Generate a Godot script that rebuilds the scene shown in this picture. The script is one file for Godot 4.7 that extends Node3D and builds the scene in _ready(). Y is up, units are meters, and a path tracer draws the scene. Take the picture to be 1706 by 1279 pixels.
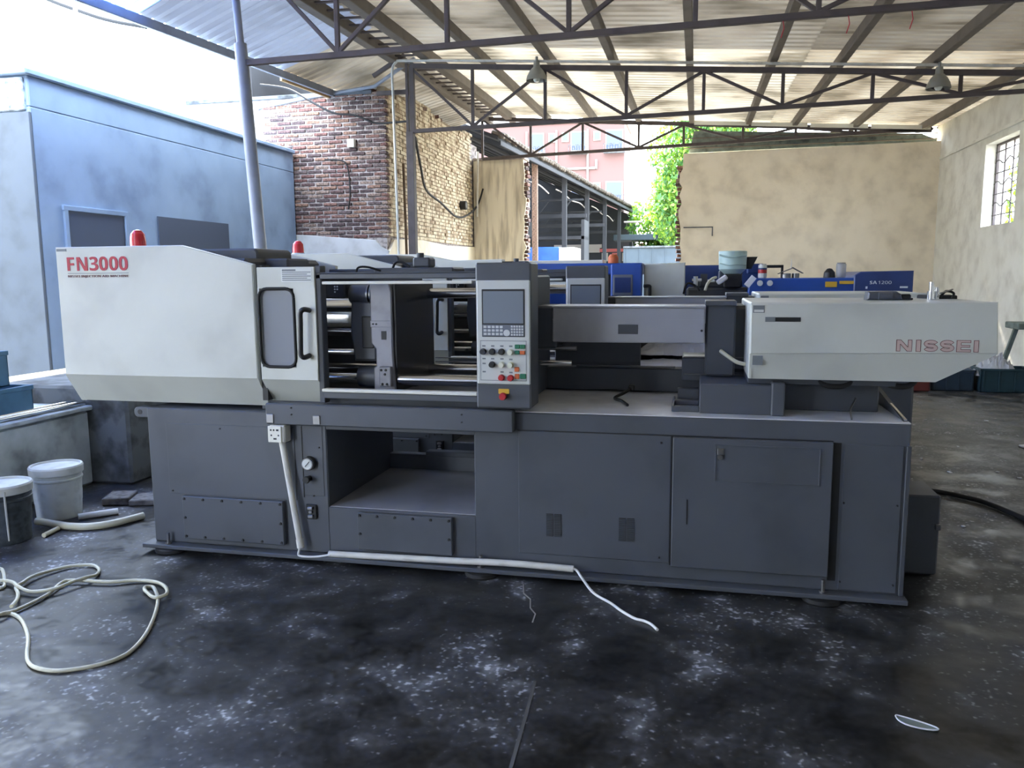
extends Node3D

# ---------------------------------------------------------------- mesh builder
class MB:
	var v := PackedVector3Array()
	var n := PackedVector3Array()
	var x := Transform3D.IDENTITY
	func tri(a: Vector3, b: Vector3, c: Vector3, na: Vector3, nb: Vector3, nc: Vector3) -> void:
		v.append(x * a); v.append(x * c); v.append(x * b)
		n.append((x.basis * na).normalized()); n.append((x.basis * nc).normalized()); n.append((x.basis * nb).normalized())
	func t(a: Vector3, b: Vector3, c: Vector3) -> void:
		var m := (b - a).cross(c - a).normalized()
		tri(a, b, c, m, m, m)
	func q(a: Vector3, b: Vector3, c: Vector3, d: Vector3) -> void:
		var m := (c - a).cross(d - b).normalized()
		tri(a, b, c, m, m, m); tri(a, c, d, m, m, m)
	func qo(a: Vector3, b: Vector3, c: Vector3, d: Vector3, o: Vector3) -> void:
		if (c - a).cross(d - b).dot((a + b + c + d) * 0.25 - o) < 0.0:
			q(a, d, c, b)
		else:
			q(a, b, c, d)
	func to(a: Vector3, b: Vector3, c: Vector3, o: Vector3) -> void:
		if (b - a).cross(c - a).dot((a + b + c) / 3.0 - o) < 0.0:
			t(a, c, b)
		else:
			t(a, b, c)
	func box(x0: float, x1: float, y0: float, y1: float, z0: float, z1: float, b := 0.003) -> MB:
		var o := Vector3(x0 + x1, y0 + y1, z0 + z1) * 0.5
		var h := Vector3(absf(x1 - x0), absf(y1 - y0), absf(z1 - z0)) * 0.5
		b = minf(b, minf(h.x, minf(h.y, h.z)) * 0.8)
		for a in 3:
			var e := (a + 1) % 3
			var f := (a + 2) % 3
			for s in [-1.0, 1.0]:
				var p := []
				for k in [[-1.0, -1.0], [1.0, -1.0], [1.0, 1.0], [-1.0, 1.0]]:
					var w := Vector3.ZERO
					w[a] = s * h[a]; w[e] = k[0] * (h[e] - b); w[f] = k[1] * (h[f] - b)
					p.append(o + w)
				qo(p[0], p[1], p[2], p[3], o)
			if b > 0.0:
				for s in [-1.0, 1.0]:
					for r in [-1.0, 1.0]:
						var p := []
						for k in [[0, -1.0], [0, 1.0], [1, 1.0], [1, -1.0]]:
							var w := Vector3.ZERO
							w[a] = k[1] * (h[a] - b)
							w[e] = s * (h[e] - (b if k[0] == 1 else 0.0))
							w[f] = r * (h[f] - (0.0 if k[0] == 1 else b))
							p.append(o + w)
						qo(p[0], p[1], p[2], p[3], o)
		if b > 0.0:
			for sx in [-1.0, 1.0]:
				for sy in [-1.0, 1.0]:
					for sz in [-1.0, 1.0]:
						var s := Vector3(sx, sy, sz)
						to(o + s * Vector3(h.x, h.y - b, h.z - b), o + s * Vector3(h.x - b, h.y, h.z - b), o + s * Vector3(h.x - b, h.y - b, h.z), o)
		return self
	func obox(c: Vector3, s: Vector3, r: Vector3, b := 0.003) -> MB:   # a box turned by euler degrees
		var keep := x
		x = x * Transform3D(Basis.from_euler(r * PI / 180.0), c)
		box(-s.x / 2, s.x / 2, -s.y / 2, s.y / 2, -s.z / 2, s.z / 2, b)
		x = keep
		return self
	func bar(a: Vector3, c: Vector3, w: float, h: float, b := 0.003) -> MB:   # a beam between two points
		var d := (c - a).normalized()
		var up := Vector3.UP if absf(d.y) < 0.95 else Vector3.BACK
		var s := d.cross(up).normalized()
		var keep := x
		x = x * Transform3D(Basis(d, s.cross(d), s), (a + c) * 0.5)
		var l := a.distance_to(c) / 2
		box(-l, l, -h / 2, h / 2, -w / 2, w / 2, b)
		x = keep
		return self
	func cyl(a: Vector3, c: Vector3, ra: float, rb := -1.0, k := 16, caps := true) -> MB:
		if rb < 0.0: rb = ra
		var d := (c - a).normalized()
		var u := d.cross(Vector3.UP if absf(d.y) < 0.9 else Vector3.RIGHT).normalized()
		var w := d.cross(u)
		var sl := (ra - rb) / maxf(a.distance_to(c), 1e-5)
		for i in k:
			var p := TAU * i / k
			var q2 := TAU * (i + 1) / k
			var e := u * cos(p) + w * sin(p)
			var f := u * cos(q2) + w * sin(q2)
			var ne := (e + d * sl).normalized()
			var nf := (f + d * sl).normalized()
			tri(a + e * ra, a + f * ra, c + f * rb, ne, nf, nf)
			tri(a + e * ra, c + f * rb, c + e * rb, ne, nf, ne)
			if caps:
				tri(a, a + f * ra, a + e * ra, -d, -d, -d)
				tri(c, c + e * rb, c + f * rb, d, d, d)
		return self
	func tube(p: Array, r: float, k := 8) -> MB:
		var d: Vector3 = (p[1] - p[0]).normalized()
		var u := d.cross(Vector3.UP if absf(d.y) < 0.9 else Vector3.RIGHT).normalized()
		var rings := []
		for i in p.size():
			var e: Vector3 = (p[mini(i + 1, p.size() - 1)] - p[maxi(i - 1, 0)]).normalized()
			u = (u - e * u.dot(e)).normalized()
			var w := e.cross(u)
			var ring := []
			for j in k:
				ring.append(u * cos(TAU * j / k) + w * sin(TAU * j / k))
			rings.append(ring)
		for i in p.size() - 1:
			for j in k:
				var a: Vector3 = rings[i][j]
				var b: Vector3 = rings[i][(j + 1) % k]
				var c: Vector3 = rings[i + 1][(j + 1) % k]
				var e: Vector3 = rings[i + 1][j]
				tri(p[i] + a * r, p[i] + b * r, p[i + 1] + c * r, a, b, c)
				tri(p[i] + a * r, p[i + 1] + c * r, p[i + 1] + e * r, a, c, e)
		for j in range(1, k - 1):
			t(p[0] + rings[0][0] * r, p[0] + rings[0][j + 1] * r, p[0] + rings[0][j] * r)
			var l := p.size() - 1
			t(p[l] + rings[l][0] * r, p[l] + rings[l][j] * r, p[l] + rings[l][j + 1] * r)
		return self
	func lathe(prof: Array, o: Vector3, k := 24) -> MB:   # prof: Vector2(radius, height), bottom to top of the outside
		for i in prof.size() - 1:
			var a: Vector2 = prof[i]
			var b: Vector2 = prof[i + 1]
			var s := (b - a).normalized()
			var m := Vector2(s.y, -s.x)
			for j in k:
				var p := TAU * j / k
				var r := TAU * (j + 1) / k
				var e := Vector3(cos(p), 0, -sin(p))
				var f := Vector3(cos(r), 0, -sin(r))
				var ne := e * m.x + Vector3.UP * m.y
				var nf := f * m.x + Vector3.UP * m.y
				if b.x > 1e-5 or a.x > 1e-5:
					tri(o + e * a.x + Vector3.UP * a.y, o + f * a.x + Vector3.UP * a.y, o + f * b.x + Vector3.UP * b.y, ne, nf, nf)
					tri(o + e * a.x + Vector3.UP * a.y, o + f * b.x + Vector3.UP * b.y, o + e * b.x + Vector3.UP * b.y, ne, nf, ne)
		return self
	func inset(p: PackedVector2Array, b: float) -> PackedVector2Array:
		var out := PackedVector2Array()
		var k := p.size()
		for i in k:
			var d0 := (p[i] - p[(i + k - 1) % k]).normalized()
			var d1 := (p[(i + 1) % k] - p[i]).normalized()
			var m := (Vector2(-d0.y, d0.x) + Vector2(-d1.y, d1.x)).normalized()
			out.append(p[i] + m * (b / maxf(0.35, m.dot(Vector2(-d0.y, d0.x)))))
		return out
	func prism(poly: PackedVector2Array, z0: float, z1: float, b := 0.0) -> MB:
		var ar := 0.0
		for i in poly.size():
			ar += poly[i].cross(poly[(i + 1) % poly.size()])
		if ar < 0: poly.reverse()
		var front := inset(poly, b) if b > 0.0 else poly
		var k := poly.size()
		var tr := Geometry2D.triangulate_polygon(poly)
		for i in range(0, tr.size(), 3):
			var a := tr[i]; var c := tr[i + 1]; var e := tr[i + 2]
			if (poly[c] - poly[a]).cross(poly[e] - poly[a]) < 0:
				var s := c
				c = e; e = s
			t(Vector3(front[a].x, front[a].y, z1), Vector3(front[c].x, front[c].y, z1), Vector3(front[e].x, front[e].y, z1))
			t(Vector3(poly[a].x, poly[a].y, z0), Vector3(poly[e].x, poly[e].y, z0), Vector3(poly[c].x, poly[c].y, z0))
		for i in k:
			var j := (i + 1) % k
			var p := poly[i]; var r := poly[j]
			q(Vector3(p.x, p.y, z0), Vector3(r.x, r.y, z0), Vector3(r.x, r.y, z1 - b), Vector3(p.x, p.y, z1 - b))
			if b > 0.0:
				q(Vector3(p.x, p.y, z1 - b), Vector3(r.x, r.y, z1 - b), Vector3(front[j].x, front[j].y, z1), Vector3(front[i].x, front[i].y, z1))
		return self
	func prism_x(zy: Array, x0: float, x1: float, b := 0.0) -> MB:   # outline in (z, y), swept along x
		var keep := x
		x = x * Transform3D(Basis(Vector3(0, 0, 1), Vector3(0, 1, 0), Vector3(-1, 0, 0)), Vector3.ZERO)
		prism(PackedVector2Array(zy), -x1, -x0, b)
		x = keep
		return self
	func prism_y(xz: Array, y0: float, y1: float, b := 0.0) -> MB:   # outline in (x, z), swept up
		var keep := x
		x = x * Transform3D(Basis(Vector3(1, 0, 0), Vector3(0, 0, -1), Vector3(0, 1, 0)), Vector3.ZERO)
		var p := PackedVector2Array()
		for a in xz: p.append(Vector2(a.x, -a.y))
		prism(p, y0, y1, b)
		x = keep
		return self
	func sheet(p: Array, q2: Array, th: Vector3) -> MB:   # strip between two rows of points, with thickness
		for i in p.size() - 1:
			q(p[i], p[i + 1], q2[i + 1], q2[i])
			q(p[i] + th, q2[i] + th, q2[i + 1] + th, p[i + 1] + th)
			qo(p[i], p[i + 1], p[i + 1] + th, p[i] + th, (p[i] + q2[i]) * 0.5)
			qo(q2[i], q2[i + 1], q2[i + 1] + th, q2[i] + th, (p[i] + q2[i]) * 0.5)
		var l := p.size() - 1
		q(p[0], q2[0], q2[0] + th, p[0] + th)
		q(p[l], p[l] + th, q2[l] + th, q2[l])
		return self
	func mesh(off := Vector3.ZERO) -> ArrayMesh:
		if off != Vector3.ZERO:
			for i in v.size(): v[i] -= off
		var a := []
		a.resize(Mesh.ARRAY_MAX)
		a[Mesh.ARRAY_VERTEX] = v
		a[Mesh.ARRAY_NORMAL] = n
		var m := ArrayMesh.new()
		m.add_surface_from_arrays(Mesh.PRIMITIVE_TRIANGLES, a)
		return m

# ---------------------------------------------------------------- naming and grouping
var used := {}
var org := {}
var M := {}
var rng := RandomNumberGenerator.new()

func numbered(parent: Node, called: String) -> String:
	var k := str(parent.get_instance_id()) + called
	var c: int = used.get(k, 0)
	used[k] = c + 1
	return called if c == 0 else "%s_%03d" % [called, c]

func thing(called: String, label: String, category: String, at: Vector3, group := "") -> Node3D:
	var o := Node3D.new()
	o.name = numbered(self, called)
	add_child(o)
	o.position = at
	org[o] = at
	tag(o, label, category, group)
	return o

func tag(o: Node, label: String, category: String, group := "") -> void:
	o.set_meta("label", label)
	o.set_meta("category", category)
	if group: o.set_meta("group", group)

func part(parent: Node, called: String, mb: MB, mat: Material, label := "") -> MeshInstance3D:
	var m := MeshInstance3D.new()
	var o: Vector3 = org[parent]
	m.mesh = mb.mesh(o)
	m.material_override = mat
	m.name = numbered(parent, called)
	if label: m.set_meta("label", label)
	parent.add_child(m)
	org[m] = o
	return m

func solo(called: String, label: String, category: String, mb: MB, mat: Material, group := "") -> MeshInstance3D:
	var m := struct(called, mb, mat, false)
	tag(m, label, category, group)
	return m

func struct(called: String, mb: MB, mat: Material, setting := true) -> MeshInstance3D:
	var lo: Vector3 = mb.v[0]
	var hi: Vector3 = mb.v[0]
	for p in mb.v:
		lo = lo.min(p); hi = hi.max(p)
	var o := Vector3((lo.x + hi.x) / 2, lo.y, (lo.z + hi.z) / 2)
	var m := MeshInstance3D.new()
	m.mesh = mb.mesh(o)
	m.material_override = mat
	m.name = numbered(self, called)
	add_child(m)
	m.position = o
	org[m] = o
	if setting: m.set_meta("kind", "structure")
	return m

func dup(o: Node3D, at: Vector3, label: String, group := "") -> Node3D:
	var c: Node3D = o.duplicate()
	c.name = numbered(self, String(o.name).rstrip("0123456789").rstrip("_"))
	add_child(c)
	c.position = at
	c.set_meta("label", label)
	if group: c.set_meta("group", group)
	return c

func text(parent: Node, called: String, s: String, x0: float, x1: float, y0: float, y1: float, z: float, mat: Material, bold := true) -> MeshInstance3D:
	var f := SystemFont.new()
	f.font_names = PackedStringArray(["Droid Sans"])
	if bold: f.font_weight = 700
	var tm := TextMesh.new()
	tm.font = f
	tm.font_size = 64
	tm.pixel_size = 0.01
	tm.depth = 0.02
	tm.curve_step = 2.0
	tm.text = s
	var a := tm.get_aabb()
	var m := MeshInstance3D.new()
	m.mesh = tm
	m.material_override = mat
	m.name = numbered(parent, called)
	parent.add_child(m)
	var sc := Vector3((x1 - x0) / a.size.x, (y1 - y0) / a.size.y, 0.1)
	m.scale = sc
	m.position = Vector3(x0, y0, z) - a.position * Vector3(sc.x, sc.y, sc.z) - Vector3(org[parent])
	return m

func V(x: float, y: float, z: float) -> Vector3: return Vector3(x, y, z)
func P2(a: Array) -> PackedVector2Array:
	var p := PackedVector2Array()
	for i in range(0, a.size(), 2): p.append(Vector2(a[i], a[i + 1]))
	return p
func smooth(p: Array, k := 6) -> Array:
	var out := []
	for i in p.size() - 1:
		var a: Vector3 = p[maxi(i - 1, 0)]
		var d: Vector3 = p[mini(i + 2, p.size() - 1)]
		for j in k:
			out.append((p[i] as Vector3).cubic_interpolate(p[i + 1], a, d, float(j) / k))
	out.append(p[-1])
	return out
func rrect(x0: float, x1: float, y0: float, y1: float, r: float, k := 5) -> PackedVector2Array:
	var p := PackedVector2Array()
	for c in [[x1 - r, y1 - r, 0], [x0 + r, y1 - r, 1], [x0 + r, y0 + r, 2], [x1 - r, y0 + r, 3]]:
		for i in k + 1:
			var a: float = (c[2] + float(i) / k) * PI / 2
			p.append(Vector2(c[0] + cos(a) * r, c[1] + sin(a) * r))
	return p

# ---------------------------------------------------------------- materials
func noise_tex(seed_: int, freq: float, stops: Array, oct := 4, size := 512, type := FastNoiseLite.TYPE_SIMPLEX_SMOOTH) -> NoiseTexture2D:
	var f := FastNoiseLite.new()
	f.seed = seed_; f.frequency = freq; f.fractal_octaves = oct; f.noise_type = type
	var t := NoiseTexture2D.new()
	t.width = size; t.height = size; t.seamless = true; t.noise = f
	if stops:
		var g := Gradient.new()
		g.offsets = PackedFloat32Array(); g.colors = PackedColorArray()
		var off := PackedFloat32Array(); var col := PackedColorArray()
		for s in stops:
			off.append(s[0]); col.append(Color(s[1], s[2], s[3]) if s.size() > 2 else Color(s[1], s[1], s[1]))
		g.offsets = off; g.colors = col
		t.color_ramp = g
	return t

func mat(key: String, col: Color, rough: float, metal := 0.0, tex: Texture2D = null, sc := 1.0, rt: Texture2D = null) -> StandardMaterial3D:
	var m := StandardMaterial3D.new()
	m.resource_name = key
	m.albedo_color = col; m.roughness = rough; m.metallic = metal
	if tex or rt:
		m.uv1_triplanar = true; m.uv1_world_triplanar = true; m.uv1_scale = Vector3.ONE * sc
		if tex: m.albedo_texture = tex
		if rt: m.roughness_texture = rt
	M[key] = m
	return m

func relief(key: String, t: Texture2D, amount: float) -> void:
	var m: StandardMaterial3D = M[key]
	m.normal_enabled = true; m.normal_texture = t; m.normal_scale = amount

func C8(r: int, g: int, b: int) -> Color: return Color8(r, g, b)

func materials() -> void:
	var soft := noise_tex(3, 0.006, [[0.0, 0.86], [0.5, 0.97], [1.0, 1.0]], 5)
	var grime := noise_tex(8, 0.012, [[0.0, 0.45], [0.42, 0.82], [0.6, 1.0], [1.0, 1.0]], 5)
	var plaster := noise_tex(12, 0.008, [[0.0, 0.88, 0.875, 0.86], [0.35, 0.95, 0.947, 0.94], [0.6, 0.985, 0.985, 0.98], [1.0, 1.0, 1.0, 1.0]], 6, 1024)
	var streak := noise_tex(15, 0.01, [[0.0, 0.55], [0.45, 0.85], [1.0, 1.0]], 5)
	var bump := noise_tex(21, 0.05, [], 4)
	bump.as_normal_map = true; bump.bump_strength = 3.0
	var gloss := noise_tex(30, 0.01, [[0.0, 0.35], [0.5, 0.6], [1.0, 1.0]], 5)
	mat("white", C8(213, 215, 206), 0.38, 0.0, soft, 0.35)
	mat("white_under", C8(213, 215, 206), 0.38, 0.0, soft, 0.35)
	mat("grey", C8(86, 90, 97), 0.42, 0.0, soft, 0.5)
	mat("grey_light", C8(172, 173, 178), 0.45, 0.0, soft, 0.6)
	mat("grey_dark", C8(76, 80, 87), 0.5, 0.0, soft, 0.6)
	mat("deck", C8(232, 233, 236), 0.95, 0.1, soft, 0.8, noise_tex(31, 0.02, [[0.0, 0.34], [0.5, 0.46], [1.0, 0.62]], 5))
	mat("black", C8(30, 31, 34), 0.45)
	mat("rubber", C8(26, 26, 28), 0.75)
	mat("chrome", C8(225, 225, 225), 0.14, 1.0)
	mat("steel", C8(150, 150, 152), 0.35, 1.0, soft, 1.5)
	mat("platen", C8(158, 158, 164), 0.45, 0.3, soft, 2.0)
	mat("cream", C8(232, 230, 218), 0.4)
	mat("bluegrey", C8(110, 116, 128), 0.45)
	mat("glass_milky", Color(0.62, 0.64, 0.68, 0.55), 0.32).transparency = BaseMaterial3D.TRANSPARENCY_ALPHA
	mat("screen", C8(128, 136, 146), 0.18)
	mat("key", C8(205, 208, 210), 0.5)
	mat("panel", C8(208, 210, 206), 0.45)
	mat("red", C8(190, 40, 44), 0.4)
	mat("red_lamp", C8(225, 60, 70), 0.25)
	mat("red_dull", C8(112, 50, 46), 0.6)
	mat("crate_slate", C8(44, 64, 82), 0.55, 0.0, soft, 1.5)
	mat("orange", C8(214, 110, 62), 0.5)
	mat("green", C8(44, 120, 88), 0.5)
	mat("yellow", C8(222, 178, 60), 0.5)
	mat("knob_white", C8(226, 226, 206), 0.45)
	mat("print_red", C8(176, 44, 62), 0.6)
	mat("print_dark", C8(110, 58, 58), 0.6)
	mat("print_pink", C8(205, 182, 174), 0.6)
	mat("print_grey", C8(118, 124, 128), 0.6)
	mat("label_white", C8(216, 218, 214), 0.6)
	mat("white_text", C8(220, 228, 235), 0.6)
	mat("blue", C8(40, 84, 172), 0.4, 0.0, soft, 0.8)
	mat("navy", C8(44, 66, 122), 0.4, 0.0, soft, 0.8)
	mat("rust_steel", C8(92, 84, 84), 0.75, 0.0, soft, 1.2)
	mat("roof_steel", C8(112, 104, 95), 0.75, 0.0, soft, 0.9)
	mat("column_pale", C8(150, 156, 168), 0.5, 0.0, soft, 0.7)
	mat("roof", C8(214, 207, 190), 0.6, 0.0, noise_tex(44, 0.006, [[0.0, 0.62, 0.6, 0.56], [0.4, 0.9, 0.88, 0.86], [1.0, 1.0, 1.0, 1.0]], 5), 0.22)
	mat("roof_dim", C8(196, 188, 170), 0.6, 0.0, noise_tex(46, 0.006, [[0.0, 0.6, 0.58, 0.54], [0.4, 0.88, 0.86, 0.84], [1.0, 1.0, 1.0, 1.0]], 5), 0.22)  # darker, less translucent copy puts the light falloff to the right into colour
	mat("roof_rear_bright", C8(222, 214, 194), 0.6, 0.0, M.roof.albedo_texture, 0.22)  # lighter, more translucent copy added to brighten the rear roof and back wall
	mat("roof_rear_dim", C8(210, 200, 178), 0.6, 0.0, M.roof_dim.albedo_texture, 0.22)  # dimmer rear copy for the same falloff of light to the right
	mat("roof_opaque", C8(150, 142, 128), 0.6, 0.0, soft, 0.22)  # front right sheets made opaque to hold back light
	mat("roof_mid", C8(196, 198, 200), 0.6, 0.0, soft, 0.3)  # middle step of the painted glare fade, between blue and plain sheets
	mat("roof_glare_blue", C8(196, 220, 250), 0.55, 0.0, soft, 0.4)  # blue colour stands in for glare over the left sheets
	for k in [["roof", 0.72], ["roof_dim", 0.7], ["roof_rear_bright", 0.9], ["roof_rear_dim", 0.86], ["roof_mid", 0.7], ["roof_glare_blue", 1.0]]:  # translucency added so the roof fills the shed with light
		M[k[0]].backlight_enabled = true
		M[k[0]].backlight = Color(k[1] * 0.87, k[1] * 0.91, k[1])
	mat("eave", C8(214, 176, 120), 0.6)
	mat("plaster_beige", C8(248, 237, 215), 0.9, 0.0, plaster, 0.2)
	mat("plaster_side", C8(234, 233, 224), 0.9, 0.0, plaster, 0.25)
	mat("plaster_streaked", C8(248, 238, 216), 0.9, 0.0, noise_tex(13, 0.01, [[0.0, 0.72, 0.71, 0.69], [0.36, 0.89, 0.88, 0.865], [0.55, 0.98, 0.98, 0.975], [1.0, 1.0, 1.0, 1.0]], 5), 1.0)
	M.plaster_streaked.uv1_scale = Vector3(1.1, 0.12, 1.1)
	relief("plaster_beige", bump, 0.25); relief("plaster_side", bump, 0.25)
	mat("plaster_grey", C8(196, 196, 198), 0.9, 0.0, plaster, 0.35)
	mat("concrete_glare_blue", C8(160, 182, 206), 0.85, 0.0, noise_tex(51, 0.007, [[0.0, 0.78, 0.79, 0.82], [0.45, 0.93, 0.935, 0.95], [1.0, 1.0, 1.0, 1.0]], 6, 1024), 0.16)  # pale blue in the colour stands in for glare over the concrete
	mat("concrete_pale", C8(208, 222, 236), 0.9, 0.0, grime, 1.4)
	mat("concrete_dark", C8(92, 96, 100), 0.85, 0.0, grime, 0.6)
	mat("concrete_low", C8(188, 196, 202), 0.8, 0.0, streak, 0.5)
	mat("render_shade_grey", C8(112, 121, 132), 0.9, 0.0, plaster, 0.3)  # darker grey puts shade into the colour of the building front
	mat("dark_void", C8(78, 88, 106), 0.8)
	mat("mortar", C8(168, 158, 154), 0.95, 0.0, grime, 1.5)
	mat("mortar_pale", C8(150, 134, 112), 0.95)
	var bc := [C8(118, 84, 78), C8(132, 98, 88), C8(102, 80, 78), C8(142, 110, 94), C8(108, 92, 90), C8(146, 124, 112), C8(88, 72, 72)]
	for i in bc.size():
		mat("brick%d" % i, bc[i], 0.95, 0.0, grime, 4.0)
	mat("brick_wash", C8(216, 204, 178), 0.95, 0.0, noise_tex(60, 0.012, [[0.0, 0.62, 0.54, 0.5], [0.38, 0.86, 0.82, 0.79], [0.6, 1.0, 1.0, 1.0], [1.0, 1.0, 1.0, 1.0]], 5), 0.6)
	mat("hose", C8(206, 202, 178), 0.45)
	mat("pvc", C8(224, 222, 214), 0.4, 0.0, soft, 2.0)
	mat("cord_white", C8(232, 232, 230), 0.45)
	mat("pail", C8(214, 218, 216), 0.5, 0.0, soft, 3.0)
	mat("pail_lid", C8(206, 208, 205), 0.45, 0.0, soft, 2.5)
	mat("pail_dark", C8(70, 78, 86), 0.5, 0.0, grime, 2.5)
	mat("wood_grey", C8(128, 124, 122), 0.85, 0.0, streak, 3.0)
	mat("crate_blue", C8(64, 108, 140), 0.5, 0.0, soft, 1.5)
	mat("crate_teal", C8(36, 70, 82), 0.55, 0.0, soft, 1.5)
	mat("bag", C8(222, 224, 230), 0.6)
	mat("plastic_sheet", C8(226, 228, 236), 0.3)
	mat("lamp_shade", C8(150, 150, 142), 0.45, 0.3)
	mat("lamp_glass", C8(230, 232, 224), 0.2)
	mat("pole_wood", C8(118, 94, 80), 0.9, 0.0, streak, 3.0)
	mat("pink", C8(98, 73, 69), 0.85)
	mat("pipe_white", C8(150, 143, 138), 0.7)
	mat("pane_blue", C8(50, 62, 84), 0.2)
	mat("pane_green", C8(60, 116, 98), 0.3)
	mat("tile_dark", C8(84, 76, 68), 0.9, 0.0, grime, 0.8)
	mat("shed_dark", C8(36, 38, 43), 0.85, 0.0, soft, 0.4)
	mat("net", C8(128, 142, 136), 0.8, 0.0, streak, 0.8)
	mat("fence", C8(64, 76, 86), 0.8, 0.0, soft, 0.3)
	mat("banner_red", C8(170, 84, 84), 0.7)
	mat("hopper", C8(176, 200, 196), 0.35)
	mat("bark", C8(112, 92, 72), 0.9)
	mat("ground", C8(138, 134, 126), 0.9, 0.0, grime, 0.15)
	mat("film", C8(120, 132, 128), 0.3)
	mat("groove", C8(84, 84, 82), 0.9)
	mat("crack", C8(150, 148, 142), 0.9)
	var leaf := noise_tex(71, 0.02, [[0.0, 0.45, 0.72, 0.3], [0.5, 0.72, 0.9, 0.4], [1.0, 1.0, 1.0, 0.55]], 3)
	for k in [["leaf0", C8(70, 112, 36)], ["leaf1", C8(112, 142, 48)], ["leaf2", C8(52, 96, 50)]]:
		var m := mat(k[0], k[1], 0.6)
		m.backlight_enabled = true
		m.backlight = Color(0.28, 0.38, 0.07)
		m.cull_mode = BaseMaterial3D.CULL_DISABLED
	var fm := StandardMaterial3D.new()
	fm.resource_name = "floor"
	fm.uv1_triplanar = true; fm.uv1_world_triplanar = true; fm.uv1_scale = Vector3.ONE / 9.0
	var im := floor_images()
	fm.albedo_texture = ImageTexture.create_from_image(im[0])
	fm.roughness = 1.0
	fm.roughness_texture = ImageTexture.create_from_image(im[1])
	fm.metallic_specular = 0.4
	fm.normal_enabled = true; fm.normal_texture = bump; fm.normal_scale = 0.12
	M["floor"] = fm

func noise_bytes(seed_: int, freq: float, oct: int, n: int, type := FastNoiseLite.TYPE_SIMPLEX_SMOOTH, lac := 2.0, gain := 0.5) -> PackedByteArray:
	var f := FastNoiseLite.new()
	f.seed = seed_; f.frequency = freq; f.fractal_octaves = oct; f.noise_type = type
	f.fractal_lacunarity = lac; f.fractal_gain = gain
	var im := f.get_seamless_image(n, n, false, false, 0.1, false)
	im.convert(Image.FORMAT_L8)
	return im.get_data()

func floor_images() -> Array:
	var n := 1792
	var broad := noise_bytes(101, 0.0035, 4, n)       # large stains
	var mid := noise_bytes(102, 0.014, 5, n)          # scuffs
	var fine := noise_bytes(103, 0.12, 3, n)          # grit
	var spot := noise_bytes(104, 0.14, 2, n)          # specks
	var px := PackedByteArray()
	px.resize(n * n * 3)
	var rr := PackedByteArray()
	rr.resize(n * n)
	for i in n * n:
		var b := broad[i]
		var m := mid[i]
		var f := fine[i]
		var c := 53.0 + (b - 128) * 0.20 + (m - 128) * 0.28 + (f - 128) * 0.15
		if m > 158: c += (m - 158) * 0.75
		var s := spot[i] + (m - 128) * 0.5 + (b - 128) * 0.2
		if s > 188.0: c += minf((s - 188.0) * 2.2, 85.0)
		c = clampf(c, 18.0, 190.0)
		px[i * 3] = int(c * 0.99)
		px[i * 3 + 1] = int(c)
		px[i * 3 + 2] = int(c * 1.02)
		rr[i] = int(clampf(112.0 + (m - 128) * 0.7 + (b - 128) * 0.35 + (f - 128) * 0.3, 70.0, 215.0))
	return [Image.create_from_data(n, n, false, Image.FORMAT_RGB8, px), Image.create_from_data(n, n, false, Image.FORMAT_L8, rr)]

# ---------------------------------------------------------------- the scene
func _ready() -> void:
	rng.seed = 7
	set_up_view()
	materials()
	build_shell()
	build_roof()
	build_brick_building()
	build_left_yard()
	build_far()
	var m1 := build_machine()
	dup(m1, Vector3(org[m1]) + V(0.16, 0.0, -1.70), "second white and grey molding machine, standing directly behind the front one")
	build_blue_machine()
	build_on_machine()
	build_floor_things()
	build_right_things()
	build_overhead()

func set_up_view() -> void:
	var cam := Camera3D.new()
	cam.name = "camera"
	var p := deg_to_rad(7.687); var yw := deg_to_rad(12.813); var ro := deg_to_rad(-0.4167)
	var f := V(-sin(yw) * cos(p), -sin(p), -cos(yw) * cos(p))
	var r := V(cos(yw), 0, -sin(yw))
	var u := r.cross(f)
	cam.transform = Transform3D(Basis(r * cos(ro) + u * sin(ro), u * cos(ro) - r * sin(ro), -f), V(0, 1.5, 3.72))
	cam.fov = rad_to_deg(2.0 * atan(639.5 / 1340.0))
	cam.near = 0.05; cam.far = 300.0
	add_child(cam)
	var sky := ProceduralSkyMaterial.new()
	sky.sky_top_color = Color(0.85, 0.915, 1.0); sky.sky_horizon_color = Color(0.95, 0.98, 1.0)
	sky.sky_curve = 0.2
	sky.ground_bottom_color = Color(0.45, 0.45, 0.44); sky.ground_horizon_color = Color(0.7, 0.72, 0.72)
	sky.sky_energy_multiplier = 1.0; sky.ground_energy_multiplier = 0.5
	sky.sun_angle_max = 1.0
	var e := Environment.new()
	e.background_mode = Environment.BG_SKY
	e.sky = Sky.new(); e.sky.sky_material = sky
	e.background_energy_multiplier = 3.2
	e.tonemap_mode = Environment.TONE_MAPPER_LINEAR
	e.tonemap_exposure = 5.6
	e.sdfgi_enabled = true; e.ssao_enabled = true; e.ssil_enabled = true
	var we := WorldEnvironment.new()
	we.name = "world_environment"
	we.environment = e
	add_child(we)
	var sun := DirectionalLight3D.new()
	sun.name = "sun"
	sun.light_color = Color(1.0, 0.95, 0.84)
	sun.light_energy = 4.2
	sun.light_angular_distance = 1.0
	sun.shadow_enabled = true
	sun.transform = Transform3D(Basis.looking_at(-V(-0.10, 0.66, -0.74).normalized(), Vector3.UP), V(0, 20, 0))
	add_child(sun)

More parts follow.
